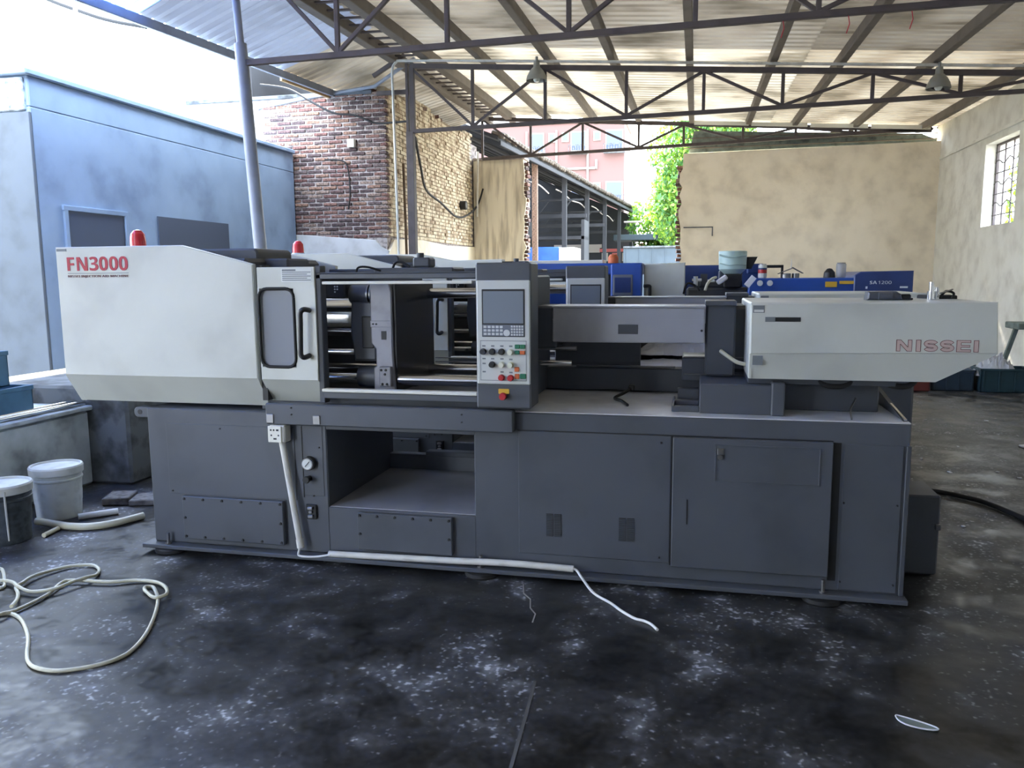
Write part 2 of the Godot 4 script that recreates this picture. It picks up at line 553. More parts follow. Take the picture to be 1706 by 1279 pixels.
func roof_y(x: float, z: float) -> float:
	return 4.81 - 0.073 * (x + 4.2) + 0.022 * (-8.0 - z)
const RIDGE := -4.3
const EAVE := -5.65
const FRONT := 6.0
func lean_y(x: float, z: float) -> float:   # the overhang left of the ridge
	return lerpf(roof_y(RIDGE, z), 4.38 - 0.05 * (8.0 + z), (RIDGE - x) / (RIDGE - EAVE))

func build_shell() -> void:
	struct("floor", MB.new().box(-9.5, 4.9, -0.3, 0.0, -14.0, FRONT + 0.4, 0.0), M.floor)
	var fl := get_node("floor")
	var cr := MB.new()
	var pts := [V(-0.79, 0.0012, 0.03), V(-0.765, 0.0012, 0.14), V(-0.72, 0.0012, 0.2), V(-0.70, 0.0012, 0.3), V(-0.665, 0.0012, 0.36), V(-0.66, 0.0012, 0.45)]
	for i in pts.size() - 1: cr.bar(pts[i], pts[i + 1], 0.006, 0.002, 0.0)
	part(fl, "crack", cr, M.crack)
	var gv := MB.new()
	pts = [V(-0.55, 0.001, 0.95), V(-0.535, 0.001, 1.2), V(-0.52, 0.001, 1.5), V(-0.49, 0.001, 2.0)]
	for i in pts.size() - 1: gv.bar(pts[i], pts[i + 1], 0.012, 0.002, 0.0)
	part(fl, "joint", gv, M.groove)
	struct("ground", MB.new().box(-80, 60, -0.4, -0.02, -130.0, 60.0, 0.0), M.ground)
	# back wall: main field right of the opening and a stub left of it, torn edges at the opening
	var jag := func(x0: float, dir: float, seed_: int) -> Array:
		var r := RandomNumberGenerator.new()
		r.seed = seed_
		var a := []
		var y := 0.0
		while y < 3.7:
			a.append(Vector2(x0 + dir * r.randf_range(-0.035, 0.05), y))
			y += r.randf_range(0.07, 0.2)
		return a
	var e1: Array = jag.call(-0.33, -1.0, 5)
	var w := PackedVector2Array([Vector2(4.5, 0), Vector2(4.5, 3.98)])
	w.append(Vector2(-0.30, 3.93))
	e1.reverse()
	for a in e1: w.append(a)
	struct("wall_back", MB.new().prism(w, -13.9, -13.5), M.plaster_beige)
	var wb := get_node("wall_back")
	var marks := MB.new()
	marks.box(-0.27, 0.32, 1.02 + 1.42, 1.04 + 1.42, -13.5, -13.48, 0.0).box(0.30, 0.32, 2.27, 2.46, -13.5, -13.48, 0.0)
	part(wb, "wall_ledge", marks, M.concrete_dark)
	# patch of bare brick showing at the torn edge
	var tb := []
	for i in 30:
		var b := MB.new().obox(V(-0.36 + rng.randf_range(-0.02, 0.03), 1.2 + i * 0.085, -13.66), V(0.12, 0.062, 0.2), V(0, rng.randf_range(-9, 9), rng.randf_range(-3, 3)), 0.006)
		part(wb, "brick", b, M["brick%d" % (i % 7)])
	var e2: Array = jag.call(-3.62, 1.0, 9)
	w = PackedVector2Array([Vector2(-4.74, 3.95), Vector2(-4.74, 0)])
	for a in e2: w.append(a)
	w.append(Vector2(-3.64, 3.95))
	var stub := struct("wall_back", MB.new().prism(w, -13.9, -13.5), M.plaster_streaked)
	part(stub, "coping", MB.new().box(-4.74, -3.6, 3.95, 4.0, -13.95, -13.45), M.mortar)
	for i in 32:
		var b := MB.new().obox(V(-3.60 + rng.randf_range(-0.03, 0.02), 1.25 + i * 0.084, -13.66), V(0.10, 0.062, 0.22), V(0, rng.randf_range(-9, 9), rng.randf_range(-3, 3)), 0.006)
		part(stub, "brick", b, M["brick%d" % ((i * 3) % 7)])
	# net and sheets closing the gable above the right part of the back wall
	struct("wall_back", MB.new().prism(P2([-0.2, 3.98, 4.5, 4.02, 4.5, 4.06, 4.2, 4.18, -0.1, 4.42]), -13.85, -13.8), M.net)
	var gs := MB.new()
	for i in 3: gs.box(-0.3, 4.5, 4.06 + 0.1 * i, 4.075 + 0.1 * i, -13.79, -13.76, 0.0)
	struct("trim_1", gs, M.roof_steel)
	# right wall, thick, with one barred window
	var rw := MB.new()
	rw.box(4.5, 4.85, 0, 3.52, -14.0, -10.95, 0.0)
	rw.box(4.5, 4.85, 0, 3.52, -9.55, FRONT, 0.0)
	rw.box(4.5, 4.85, 0, 2.22, -10.95, -9.55, 0.0)
	rw.prism_x([Vector2(-14.0, 3.52), Vector2(FRONT, 3.52), Vector2(FRONT, roof_y(4.6, FRONT) - 0.005), Vector2(-14.0, roof_y(4.6, -14.0) - 0.005)], 4.5, 4.85)
	struct("wall_right", rw, M.plaster_side)
	var wr := get_node("wall_right")
	part(wr, "string_course", MB.new().box(4.46, 4.5, 3.62, 3.67, -13.4, -9.0), M.plaster_side)
	var wn := struct("window_1", MB.new().box(4.66, 4.70, 2.22, 2.25, -10.95, -9.55).box(4.66, 4.70, 3.49, 3.52, -10.95, -9.55).box(4.66, 4.70, 2.22, 3.52, -10.95, -10.91).box(4.66, 4.70, 2.22, 3.52, -9.59, -9.55), M.rust_steel)
	for z in [-10.6, -10.25, -9.9]:
		part(wn, "grille_bar", MB.new().cyl(V(4.68, 2.22, z), V(4.68, 3.52, z), 0.012, -1, 8), M.rust_steel)
	for i in 7:
		var y := 2.4 + i * 0.165
		var a := []
		for k in 15:
			var z := -10.95 + 1.4 * k / 14.0
			a.append(V(4.66, y + (0.04 * sin(k * 1.3) if i % 2 == 1 else 0.0), z))
		part(wn, "grille_bar", MB.new().tube(a, 0.009, 6), M.rust_steel)
	# unseen wall behind the camera: solid on the right, doorway added left for light
	struct("wall_front", MB.new().box(-13.0, -5.5, 0, 4.8, FRONT, FRONT + 0.3, 0.0).box(FRONT_OPEN, 4.85, 0, 4.8, FRONT, FRONT + 0.3, 0.0).box(-5.5, FRONT_OPEN, 3.6, 4.8, FRONT, FRONT + 0.3, 0.0), M.plaster_grey)
const FRONT_OPEN := -4.3

func build_roof() -> void:
	# unseen canopy added left of the eave to shade the yard front
	struct("ceiling_2", MB.new().box(-13.0, -5.75, 4.15, 4.3, -1.2, FRONT, 0.0), M.fence)
	var root := Node3D.new()
	root.name = "ceiling"
	add_child(root)
	root.position = V(0, 4, -4)
	org[root] = root.position
	root.set_meta("kind", "structure")
	var z := -13.9
	var i := 0
	while z < FRONT:
		var z1 := z + 1.0
		var prof := []
		for k in 5:
			for q in [[0.0, 0.0], [0.11, 0.0], [0.135, 0.028], [0.175, 0.028]]:
				prof.append(Vector2(z + k * 0.2 + q[0], q[1]))
		prof.append(Vector2(z1 + 0.005, 0.0))
		var lo := []; var hi := []; var le := []
		for p in prof:
			lo.append(V(4.7, roof_y(4.7, p.x) + p.y, p.x))
			hi.append(V(RIDGE, roof_y(RIDGE, p.x) + p.y, p.x))
			le.append(V(EAVE, lean_y(EAVE, p.x) + p.y, p.x))
			pass
		var dy := V(0, 0.003 * (i % 2), 0)
		var join := []
		for p in prof: join.append(V(1.4, roof_y(1.4, p.x) + p.y, p.x))
		part(root, "roof_sheet", MB.new().sheet(lo, join, V(0, 0.006, 0) + dy), M.roof_rear_dim if z < -8.4 else (M.roof_dim if z < -3.5 else M.roof_opaque))
		part(root, "roof_sheet", MB.new().sheet(join, hi, V(0, 0.006, 0) + dy), M.roof_rear_bright if z < -8.4 else M.roof)
		part(root, "roof_sheet", MB.new().sheet(hi, le, V(0, 0.006, 0) + dy), M.roof_glare_blue if z > -4.6 else (M.roof_mid if z > -7.6 else M.roof), "eave roof sheet with glare painted in as pale blue" if z > -4.6 else "")
		z = z1
		i += 1
	# purlins
	var xs := [-3.12, -2.12, -1.21, -0.15, 0.95, 1.82, 2.93, 4.15]
	var names := ["second purlin right of the ridge pair", "third purlin right of the ridge pair", "fourth purlin, above the gap in the back wall", "fifth purlin, nearly overhead of the gap edge", "sixth purlin from the ridge", "seventh purlin from the ridge", "eighth purlin, above the right hand lamp", "last purlin, running along the right wall"]
	for k in xs.size():
		var px: float = xs[k]
		var mb := MB.new()
		mb.bar(V(px, roof_y(px, -13.8) - 0.075, -13.8), V(px, roof_y(px, FRONT - 0.1) - 0.075, FRONT - 0.1), 0.1, 0.13, 0.008)
		solo("purlin", "dark steel roof purlin: " + names[k], "purlin", mb, M.roof_steel, "purlins under the corrugated roof")
	var rg := thing("ridge_girder", "heavy ladder-like pair of ridge beams joined by rungs, running front to back", "beam", V(-4.17, 4.6, -4))
	for k in 2:
		var px: float = [-4.42, -3.92][k]
		var yo := func(zz: float) -> float: return (lean_y(px, zz) if px < RIDGE else roof_y(px, zz)) - 0.085
		var mb := MB.new().bar(V(px, yo.call(-13.8), -13.8), V(px, yo.call(FRONT - 0.1), FRONT - 0.1), 0.14, 0.15, 0.008)
		var o: Node3D = rg
		part(o, "beam", mb, M.roof_steel)
		if k == 1:
			var zz := -13.0
			while zz < FRONT - 1:
				part(o, "ladder_rung", MB.new().bar(V(-4.35, roof_y(-4.2, zz) - 0.12, zz), V(-3.99, roof_y(-4.2, zz) - 0.13, zz), 0.05, 0.02), M.rust_steel)
				zz += 0.32
	var em := MB.new().bar(V(EAVE + 0.05, lean_y(EAVE, -8.6) - 0.06, -8.6), V(EAVE + 0.05, lean_y(EAVE, FRONT) - 0.06, FRONT), 0.05, 0.1, 0.006)
	solo("purlin", "blue grey eave beam along the left edge of the overhanging roof", "purlin", em, M.column_pale, "purlins under the corrugated roof")
	solo("fascia_board", "tan fascia board under the roof corner beside the brick building", "board", MB.new().bar(V(EAVE - 0.02, lean_y(EAVE, -8.5) - 0.05, -8.5), V(EAVE - 0.02, lean_y(EAVE, -6.9) - 0.05, -6.9), 0.03, 0.16), M.eave)
	# trusses
	truss("roof_truss", "nearest welded steel roof truss, cut off by the top of the photo", -3.2, 3.43, 3.52, roof_y(-4.2, -3.2) - 0.2, roof_y(4.4, -3.2) - 0.2, 0.05, [-4.1, -2.12, -0.05, 2.15, 4.4], [-3.13, -1.07, 0.88, 3.2])
	truss("roof_truss", "middle steel roof truss with the white conduit and both lamps on it", -8.0, 3.63, 3.76, 4.56, 3.95, 0.055, [-4.16, -2.15, 0.05, 2.2, 4.3], [-3.22, -1.0, 1.08, 3.25])
	truss("roof_truss", "far steel roof truss above the gap in the back wall", -13.4, 3.97, 4.2, roof_y(-4.2, -13.4) - 0.13, roof_y(4.4, -13.4) - 0.13, 0.06, [-4.5, -2.35, -0.3, 1.85, 4.3], [-3.45, -1.2, 0.85, 2.95])
	# cream strip painted as daylight in the gap between roof and far truss
	var ls := MB.new()
	for k in 4: ls.bar(V(-0.1 + k * 1.1, 4.49 - 0.075 * k, -13.28), V(0.95 + k * 1.1, 4.425 - 0.075 * k, -13.28), 0.02, 0.075)
	solo("painted_daylight_strip", "cream strip painted as daylight under the roof edge at the back wall", "sheet", ls, M.cream)

func truss(called: String, label: String, z: float, cl: float, cr: float, tl: float, tr: float, w: float, tops: Array, bots: Array) -> void:
	var x0: float = tops[0]; var x1: float = tops[-1]
	var o := thing(called, label, "truss", V((x0 + x1) / 2, cl, z), "welded roof trusses")
	var cy := func(x: float) -> float: return lerpf(cl, cr, (x - x0) / (x1 - x0))
	var ty := func(x: float) -> float: return lerpf(tl, tr, (x - x0) / (x1 - x0))
	part(o, "top_chord", MB.new().bar(V(x0, tl, z), V(x1, tr, z), w, w * 1.3), M.rust_steel)
	part(o, "bottom_chord", MB.new().bar(V(x0, cl, z), V(x1, cr, z), w, w), M.rust_steel)
	for x in tops + bots:
		part(o, "vertical_member", MB.new().bar(V(x, cy.call(x), z), V(x, ty.call(x), z), w * 0.8, w * 0.8), M.rust_steel)
	for i in bots.size():
		var b: float = bots[i]
		for x in [tops[i], tops[i + 1]]:
			part(o, "diagonal_member", MB.new().bar(V(b, cy.call(b) + 0.02, z), V(x, ty.call(x) - 0.02, z), w * 0.7, w * 0.7), M.rust_steel)

func build_brick_building() -> void:
	var o := thing("brick_building", "old brick building with unplastered purple brick front and whitewashed brick side", "building", V(-6.2, 0, -10.8))
	part(o, "wall_core", MB.new().box(-8.2, -4.77, 0, 4.30, -13.9, -8.43, 0.0), M.mortar)
	part(o, "plaster_band", MB.new().prism(P2([-8.2, 0, -4.735, 0, -4.735, 1.9, -4.85, 1.96, -4.95, 2.07, -6.2, 2.17, -8.2, 2.22]), -8.44, -8.385, 0.006), M.plaster_grey, "grey plaster band on the front")
	part(o, "plaster_band", MB.new().prism_x([Vector2(-13.5, 0), Vector2(-8.385, 0), Vector2(-8.385, 1.85), Vector2(-8.62, 2.08), Vector2(-8.95, 2.1), Vector2(-10, 2.13), Vector2(-11.5, 2.08), Vector2(-13.5, 2.12)], -4.78, -4.72, 0.006), M.plaster_beige, "cream plaster band on the side")
	# front bricks, each its own part; alike pieces share meshes
	var shapes := []
	for i in 6:
		var b := MB.new()
		b.x = Transform3D(Basis.from_euler(V(rng.randf_range(-0.03, 0.03), rng.randf_range(-0.03, 0.03), rng.randf_range(-0.02, 0.02))), Vector3.ZERO)
		b.box(-0.115, 0.115, -0.0235, 0.0235, -0.05, 0.05, 0.009)
		shapes.append(b.mesh())
	var row := 0
	var y := 2.13
	while y < 4.34:
		var x := -6.72 + (0.125 if row % 2 else 0.0)
		while x < -4.8:
			if not (y > 4.25 and x < -6.0):
				var m := MeshInstance3D.new()
				m.mesh = shapes[rng.randi() % 6]
				m.material_override = M["brick%d" % (rng.randi() % 7)]
				m.name = numbered(o, "brick")
				o.add_child(m)
				m.position = V(x + 0.008, y, -8.468 + rng.randf_range(-0.006, 0.012)) - Vector3(org[o])
			x += 0.25
		if row % 2 == 0:
			var hb := MeshInstance3D.new()
			hb.mesh = shapes[rng.randi() % 6]
			hb.material_override = M["brick%d" % (rng.randi() % 7)]
			hb.name = numbered(o, "brick")
			o.add_child(hb)
			hb.scale.x = 0.44
			hb.position = V(-4.787, y, -8.465) - Vector3(org[o])
		y += 0.064
		row += 1
	# side bricks are too small to pick apart: one part
	var sb := MB.new()
	y = 2.16; row = 0
	while y < 4.62:
		var z := -8.55 - (0.125 if row % 2 else 0.0)
		while z > -13.4:
			var top := 4.36 + 0.18 * sin(z * 1.7) * 0.5 - 0.04 * (z + 8.4) * 0.6
			if y < top:
				var dx := rng.randf_range(-0.008, 0.012)
				var hl := 0.117 + rng.randf_range(-0.004, 0.002)
				sb.box(-4.82, -4.745 + dx, y - 0.0285, y + 0.0285, z - hl, z + hl, 0.006)
			z -= 0.25
		y += 0.064; row += 1
	part(o, "side_bricks", sb, M.brick_wash, "whitewashed bricks of the side wall").set_meta("kind", "stuff")
	part(o, "side_backing", MB.new().box(-4.9, -4.775, 4.2, 4.42, -13.4, -8.5, 0.0), M.mortar_pale)
	# roof line: pale pipe on top of the front and loose rubble at the corner
	part(o, "roof_edge_pipe", MB.new().tube([V(-6.9, 4.19, -8.42), V(-6.0, 4.3, -8.4), V(-4.9, 4.4, -8.4), V(-4.2, 4.75, -8.3)], 0.03), M.column_pale)
	part(o, "roof_slab", MB.new().box(-8.2, -4.95, 4.3, 4.36, -13.9, -8.4, 0.01), M.concrete_dark)
	for i in 9:
		part(o, "loose_brick", MB.new().obox(V(-5.0 + 0.03 * i + rng.randf_range(-0.1, 0.1), 4.38 + 0.02 * (i % 3), -8.5 - i * 0.35), V(0.2, 0.06, 0.12), V(rng.randf_range(-12, 12), rng.randf_range(0, 90), rng.randf_range(-12, 12)), 0.008), M["brick%d" % (i % 7)])
	solo("junction_box", "small white junction box on the purple brick front", "box", MB.new().box(-5.36, -5.24, 3.50, 3.63, -8.44, -8.34, 0.01), M.cream)
	var fh := thing("flue_stub", "round dark flue stub in the whitewashed side of the brick building", "pipe", V(-4.72, 2.9, -12.5))
	part(fh, "pipe", MB.new().cyl(V(-4.8, 2.93, -12.5), V(-4.62, 2.93, -12.5), 0.09, -1, 20), M.black)
	part(fh, "pipe_end", MB.new().cyl(V(-4.625, 2.93, -12.5), V(-4.615, 2.93, -12.5), 0.055, -1, 16), M.steel)
	# sagging cables on the brick
	solo("cable", "black cable sagging across the purple brick front to the middle column", "cable", MB.new().tube(smooth([V(-6.75, 4.5, -8.25), V(-6.3, 4.42, -8.3), V(-5.9, 4.2, -8.3), V(-5.55, 4.02, -8.3), V(-5.2, 3.97, -8.3), V(-4.98, 3.88, -8.3), V(-4.8, 3.83, -8.3), V(-4.22, 3.80, -8.1)], 6), 0.016), M.rubber)
	solo("cable", "black cable hanging in a loop down the whitewashed brick side", "cable", MB.new().tube(smooth([V(-4.15, 3.56, -8.1), V(-4.35, 3.25, -8.9), V(-4.6, 2.98, -9.9), V(-4.66, 2.85, -10.9), V(-4.66, 2.66, -11.9), V(-4.66, 2.75, -12.7), V(-4.6, 3.0, -13.3), V(-4.5, 3.35, -13.4)], 6), 0.02), M.rubber)
	solo("cable", "thin dark cable curving down the middle of the purple brick front", "cable", MB.new().tube(smooth([V(-5.75, 3.33, -8.36), V(-5.45, 3.3, -8.36), V(-5.36, 3.15, -8.36), V(-5.34, 2.8, -8.36), V(-5.38, 2.55, -8.36)], 6), 0.012), M.rubber)
	solo("conduit", "brown iron pipe running down the corner of the brick side wall", "pipe", MB.new().tube([V(-4.66, 3.3, -8.95), V(-4.64, 2.4, -8.93), V(-4.6, 0.0, -8.9)], 0.022), M.bark)
	solo("conduit", "thin white pipe hanging at the far end of the whitewashed brick wall", "pipe", MB.new().tube([V(-4.55, 4.1, -13.2), V(-4.6, 2.75, -13.25)], 0.02), M.pvc)

func build_left_yard() -> void:
	var o := thing("concrete_building", "concrete building with glare painted in as pale blue grey and dark doorways on the left", "building", V(-8, 0, -5.7))
	var wb := MB.new()
	wb.box(-12.5, -6.3, 0, 3.15, -8.37, -3.1, 0.01)
	wb.box(-12.5, -6.3, 3.15, 3.44, -8.37, -3.1, 0.01)
	part(o, "wall", wb, M.concrete_glare_blue)
	part(o, "front_render", MB.new().box(-12.5, -6.3, 0, 3.1, -3.12, -3.08, 0.005), M.render_shade_grey, "grey front face painted darker as shade")
	part(o, "parapet", MB.new().box(-12.5, -6.34, 3.11, 3.42, -3.16, -3.07, 0.01), M.concrete_pale, "rough pale parapet at the front corner")
	part(o, "roof_edge", MB.new().box(-12.6, -6.26, 3.44, 3.5, -8.37, -3.04, 0.01), M.concrete_glare_blue)
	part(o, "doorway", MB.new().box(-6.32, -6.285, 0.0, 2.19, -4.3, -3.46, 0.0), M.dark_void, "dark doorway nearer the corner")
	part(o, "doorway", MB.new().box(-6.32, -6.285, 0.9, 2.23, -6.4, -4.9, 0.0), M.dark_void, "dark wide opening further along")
	part(o, "door_frame", MB.new().box(-6.3, -6.27, 2.19, 2.24, -4.36, -3.4).box(-6.3, -6.27, 0, 2.2, -3.46, -3.41).box(-6.3, -6.27, 0, 2.2, -4.36, -4.31), M.concrete_glare_blue)
	solo("pole", "thin grey pole standing on the roof of the pale blue building", "pole", MB.new().cyl(V(-6.4, 3.49, -3.95), V(-6.45, 5.6, -3.95), 0.022, 0.02, 10), M.column_pale)
	solo("power_line", "dark power line dropping from the upper left to the roof eave", "cable", MB.new().tube(smooth([V(-10.5, 6.6, -4.3), V(-7.6, 4.85, -4.2), V(-6.4, 4.3, -4.1), V(-5.62, 4.08, -4.0)], 8), 0.02), M.rubber)
	var lw := thing("concrete_trough", "low concrete trough wall beside the machine, guard shadow painted dark further back", "wall", V(-4.9, 0, -1.0))
	part(lw, "wall_face", MB.new().box(-5.6, -4.3, 0, 0.55, -1.25, 1.4, 0.02), M.concrete_low)
	part(lw, "shadow_block", MB.new().box(-5.4, -3.98, 0, 0.72, -2.6, -1.25, 0.02), M.concrete_dark, "far end of the low wall painted dark for the guard shadow")  # dark colour stands in for shadow on the same low wall
	part(lw, "coping", MB.new().box(-5.62, -4.27, 0.55, 0.585, -1.27, 1.42, 0.008), M.concrete_low)
	for k in 2:
		var y: float = [0.60, 0.625][k]
		solo("steel_tube", ["shiny steel tube on the low wall, front one of two", "shiny steel tube on the low wall, rear one of two"][k], "tube", MB.new().cyl(V(-4.33 - 0.09 * k, 0.605, -0.1), V(-4.33 - 0.09 * k, 0.605, -1.24), 0.018, -1, 12), M.chrome, "tubes on the low wall")
	crate("crate", "lower blue plastic crate on the low wall at the left edge", V(-4.72, 0.585, -0.62), V(0.62, 0.2, 0.5), M.crate_blue)
	crate("crate", "upper blue plastic crate on the low wall at the left edge", V(-4.78, 0.785, -0.58), V(0.56, 0.24, 0.4), M.crate_blue)
	solo("paper_scrap", "crumpled white paper on the dark block behind the guard", "paper", MB.new().obox(V(-4.2, 0.735, -1.6), V(0.2, 0.02, 0.1), V(5, 20, 4), 0.006), M.plastic_sheet)
	solo("board", "pale board lying on the dark block under the left guard", "board", MB.new().obox(V(-4.25, 0.745, -2.2), V(0.35, 0.03, 0.5), V(2, 15, 0), 0.004), M.wood_grey)
	solo("board", "pale board leaning over the low wall end behind the guard", "board", MB.new().obox(V(-4.68, 0.75, -2.35), V(0.3, 0.03, 0.4), V(0, -8, 2), 0.004), M.wood_grey)

func crate(called: String, label: String, at: Vector3, s: Vector3, m: Material) -> Node3D:
	var o := thing(called, label, "crate", at)
	var x0 := at.x - s.x / 2; var x1 := at.x + s.x / 2; var z0 := at.z - s.z / 2; var z1 := at.z + s.z / 2
	var t := 0.012
	var b := MB.new()
	b.box(x0, x1, at.y, at.y + t, z0, z1, 0.003)
	b.box(x0, x0 + t, at.y, at.y + s.y, z0, z1).box(x1 - t, x1, at.y, at.y + s.y, z0, z1)
	b.box(x0, x1, at.y, at.y + s.y, z0, z0 + t).box(x0, x1, at.y, at.y + s.y, z1 - t, z1)
	part(o, "body", b, m)
	var r := MB.new()
	r.box(x0 - 0.012, x1 + 0.012, at.y + s.y - 0.03, at.y + s.y, z1 - 0.002, z1 + 0.012).box(x1 - 0.002, x1 + 0.012, at.y + s.y - 0.03, at.y + s.y, z0, z1 + 0.012)
	r.box(x0 - 0.012, x0 + 0.002, at.y + s.y - 0.03, at.y + s.y, z0, z1 + 0.012)
	part(o, "rim", r, m)
	for k in 4:
		var xx := lerpf(x0 + 0.03, x1 - 0.03, k / 3.0)
		part(o, "rib", MB.new().box(xx - 0.008, xx + 0.008, at.y + 0.01, at.y + s.y - 0.03, z1 - 0.002, z1 + 0.01), m)
	return o

func build_far() -> void:
	# open tiled shed beyond the gap
	var o := thing("open_shed", "dark open sided shed with a tiled eave seen through the gap", "shed", V(-5, 0, -25))
	var a := V(-4.3, 4.45, -13.95); var b := V(-2.72, 4.42, -37.0)
	var up := V(-5.5, 2.2, -0.35)
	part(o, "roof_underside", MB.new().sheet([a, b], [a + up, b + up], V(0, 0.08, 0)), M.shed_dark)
	var d := b - a
	for i in 92:
		var c := a + d * ((i + 0.5) / 92.0)
		part(o, "eave_tile", MB.new().obox(c + V(-0.02, 0.13 + 0.02 * (i % 2) + rng.randf_range(-0.015, 0.02), 0), V(0.3, 0.10, 0.22), V(rng.randf_range(-4, 4), 4, -20 + rng.randf_range(-5, 5)), 0.02), M.tile_dark)
	part(o, "fascia", MB.new().bar(a + V(0.05, -0.07, 0), b + V(0.05, -0.07, 0), 0.04, 0.1), M.shed_dark)
	for i in 9:
		var c := a + d * (i / 9.0 + 0.04)
		part(o, "rafter", MB.new().bar(c + V(0, -0.06, 0), c + up + V(0, -0.06, 0), 0.08, 0.1), M.shed_dark)
	for i in 5:
		var c := a + up * (0.15 + i * 0.17)
		part(o, "purlin", MB.new().bar(c + V(0, -0.15, 0), c + d + V(0, -0.15, 0), 0.07, 0.07), M.shed_dark)
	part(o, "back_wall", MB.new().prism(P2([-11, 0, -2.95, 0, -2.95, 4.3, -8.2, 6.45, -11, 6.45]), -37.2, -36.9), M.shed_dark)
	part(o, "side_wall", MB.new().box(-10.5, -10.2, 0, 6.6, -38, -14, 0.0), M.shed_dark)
	for i in 6:
		var t := 0.16 + i * 0.15
		var c := a + d * t
		part(o, "post", MB.new().box(c.x - 0.22, c.x - 0.08, 0, c.y, c.z - 0.07, c.z + 0.07), M.pole_wood if i == 0 else M.shed_dark, "bare timber post nearest the gap" if i == 0 else "")
	for i in 3:
		var z := -22.0 - i * 5.0
		part(o, "tie_beam", MB.new().bar(V(-10, 3.35, z), V(-3.4, 3.35, z), 0.07, 0.12).bar(V(-10, 3.85, z), V(-3.5, 3.85, z), 0.05, 0.06), M.shed_dark)
		for k in 9:
			part(o, "tie_web", MB.new().bar(V(-10 + k * 0.72, 3.4, z), V(-9.64 + k * 0.72, 3.85, z), 0.03, 0.04), M.shed_dark)
	part(o, "eave_lamp", MB.new().box(-3.1, -2.3, 3.72, 3.80, -32.2, -32.0, 0.02), M.pipe_white, "white tube lamp under the far eave")
	for i in 3:
		var c := a + d * (0.05 + 0.24 * i) + V(-0.3, -0.35 - 0.05 * i, 0)
		part(o, "cable", MB.new().tube(smooth([c, c + d * 0.04 + V(0, -0.02, 0), c + d * 0.09 + V(0, -0.14, 0), c + d * 0.15 + V(0, -0.12, 0), c + d * 0.2 + V(0, -0.25, 0)], 5), 0.02), M.pipe_white)
	# machinery and clutter under the shed
	var bx := thing("blue_cabinet", "bright blue cabinet with a white end under the open shed", "cabinet", V(-4.2, 0, -19))
	part(bx, "body", MB.new().box(-5.6, -3.75, 0, 2.28, -20.0, -18.8, 0.02), M.blue)
	part(bx, "end_panel", MB.new().box(-3.75, -3.3, 0, 2.26, -20.0, -18.78, 0.02), M.cream)
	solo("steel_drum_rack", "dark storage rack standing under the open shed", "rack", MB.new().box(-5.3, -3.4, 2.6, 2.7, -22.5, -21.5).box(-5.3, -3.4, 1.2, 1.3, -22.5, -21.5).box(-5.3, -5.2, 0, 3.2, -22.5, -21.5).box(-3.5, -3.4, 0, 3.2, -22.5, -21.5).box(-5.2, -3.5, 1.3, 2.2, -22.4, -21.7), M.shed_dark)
	solo("painted_daylight_slit", "pale panel painted as daylight low in the rear of the shed", "panel", MB.new().box(-7.0, -4.6, 2.6, 3.0, -36.9, -36.85, 0.0), M.pipe_white)  # opaque pale panel, its colour stands in for daylight
	for i in 2:
		var bn := thing("banner_fence", ["red and white banner fence, nearer one beyond the shed", "red and white banner fence, farther one beyond the shed"][i], "fence", V(-2.4, 0, -36 - 4 * i), "banner fences")
		part(bn, "rail", MB.new().box(-4.6, -0.5, 2.6 + 0.6 * i, 2.75 + 0.6 * i, -36.1 - 4 * i, -36.0 - 4 * i), M.banner_red if i == 0 else M.pipe_white)
		for k in 8:
			part(bn, "picket", MB.new().box(-4.5 + k * 0.5, -4.2 + k * 0.5, 2.15 + 0.6 * i, 2.55 + 0.6 * i, -36.08 - 4 * i, -36.02 - 4 * i), [M.pipe_white, M.banner_red][k % 2])
		for k in 2:
			part(bn, "post", MB.new().box(-4.6 + k * 4, -4.5 + k * 4, 0, 2.8 + 0.6 * i, -36.15 - 4 * i, -36.05 - 4 * i), M.shed_dark)
	var ff := solo("yard_wall", "blue grey tiled yard wall in front of the trees", "wall", MB.new().box(-2.5, 1.6, 0, 2.42, -25.3, -25.0, 0.01), M.fence)
	part(ff, "coping", MB.new().box(-2.5, 1.6, 2.42, 2.48, -25.35, -24.95), M.concrete_dark)
	for i in 9:
		part(ff, "pilaster", MB.new().box(-2.4 + i * 0.45, -2.36 + i * 0.45, 0, 2.42, -25.0, -24.98, 0.0), M.fence)
	solo("blue_beam_roof", "flat blue grey canopy beside the shed in front of the trees", "canopy", MB.new().box(-3.6, -1.2, 3.0, 3.25, -34.5, -32.5, 0.02).box(-1.35, -1.25, 0, 3.0, -32.6, -32.5), M.fence)
	# pink tiled apartment block
	var pk := thing("apartment_block", "pink tiled apartment block with barred windows far behind the gap", "building", V(-11, 0, -62))
	part(pk, "wall", MB.new().box(-17.2, -5.55, 0, 13.1, -66, -60, 0.0), M.pink)
	part(pk, "roof_edge", MB.new().box(-17.3, -5.45, 13.1, 13.4, -66, -59.9), M.pipe_white)
	for px in [-13.15, -10.8, -8.35]:
		part(pk, "drain_pipe", MB.new().cyl(V(px, 0, -59.9), V(px, 12.6, -59.9), 0.08, -1, 8), M.pipe_white)
	part(pk, "drain_branch", MB.new().box(-11.3, -7.7, 9.6, 9.75, -59.95, -59.85).box(-7.75, -7.6, 9.6, 10.3, -59.95, -59.85).box(-11.35, -11.2, 9.6, 10.3, -59.95, -59.85), M.pipe_white)
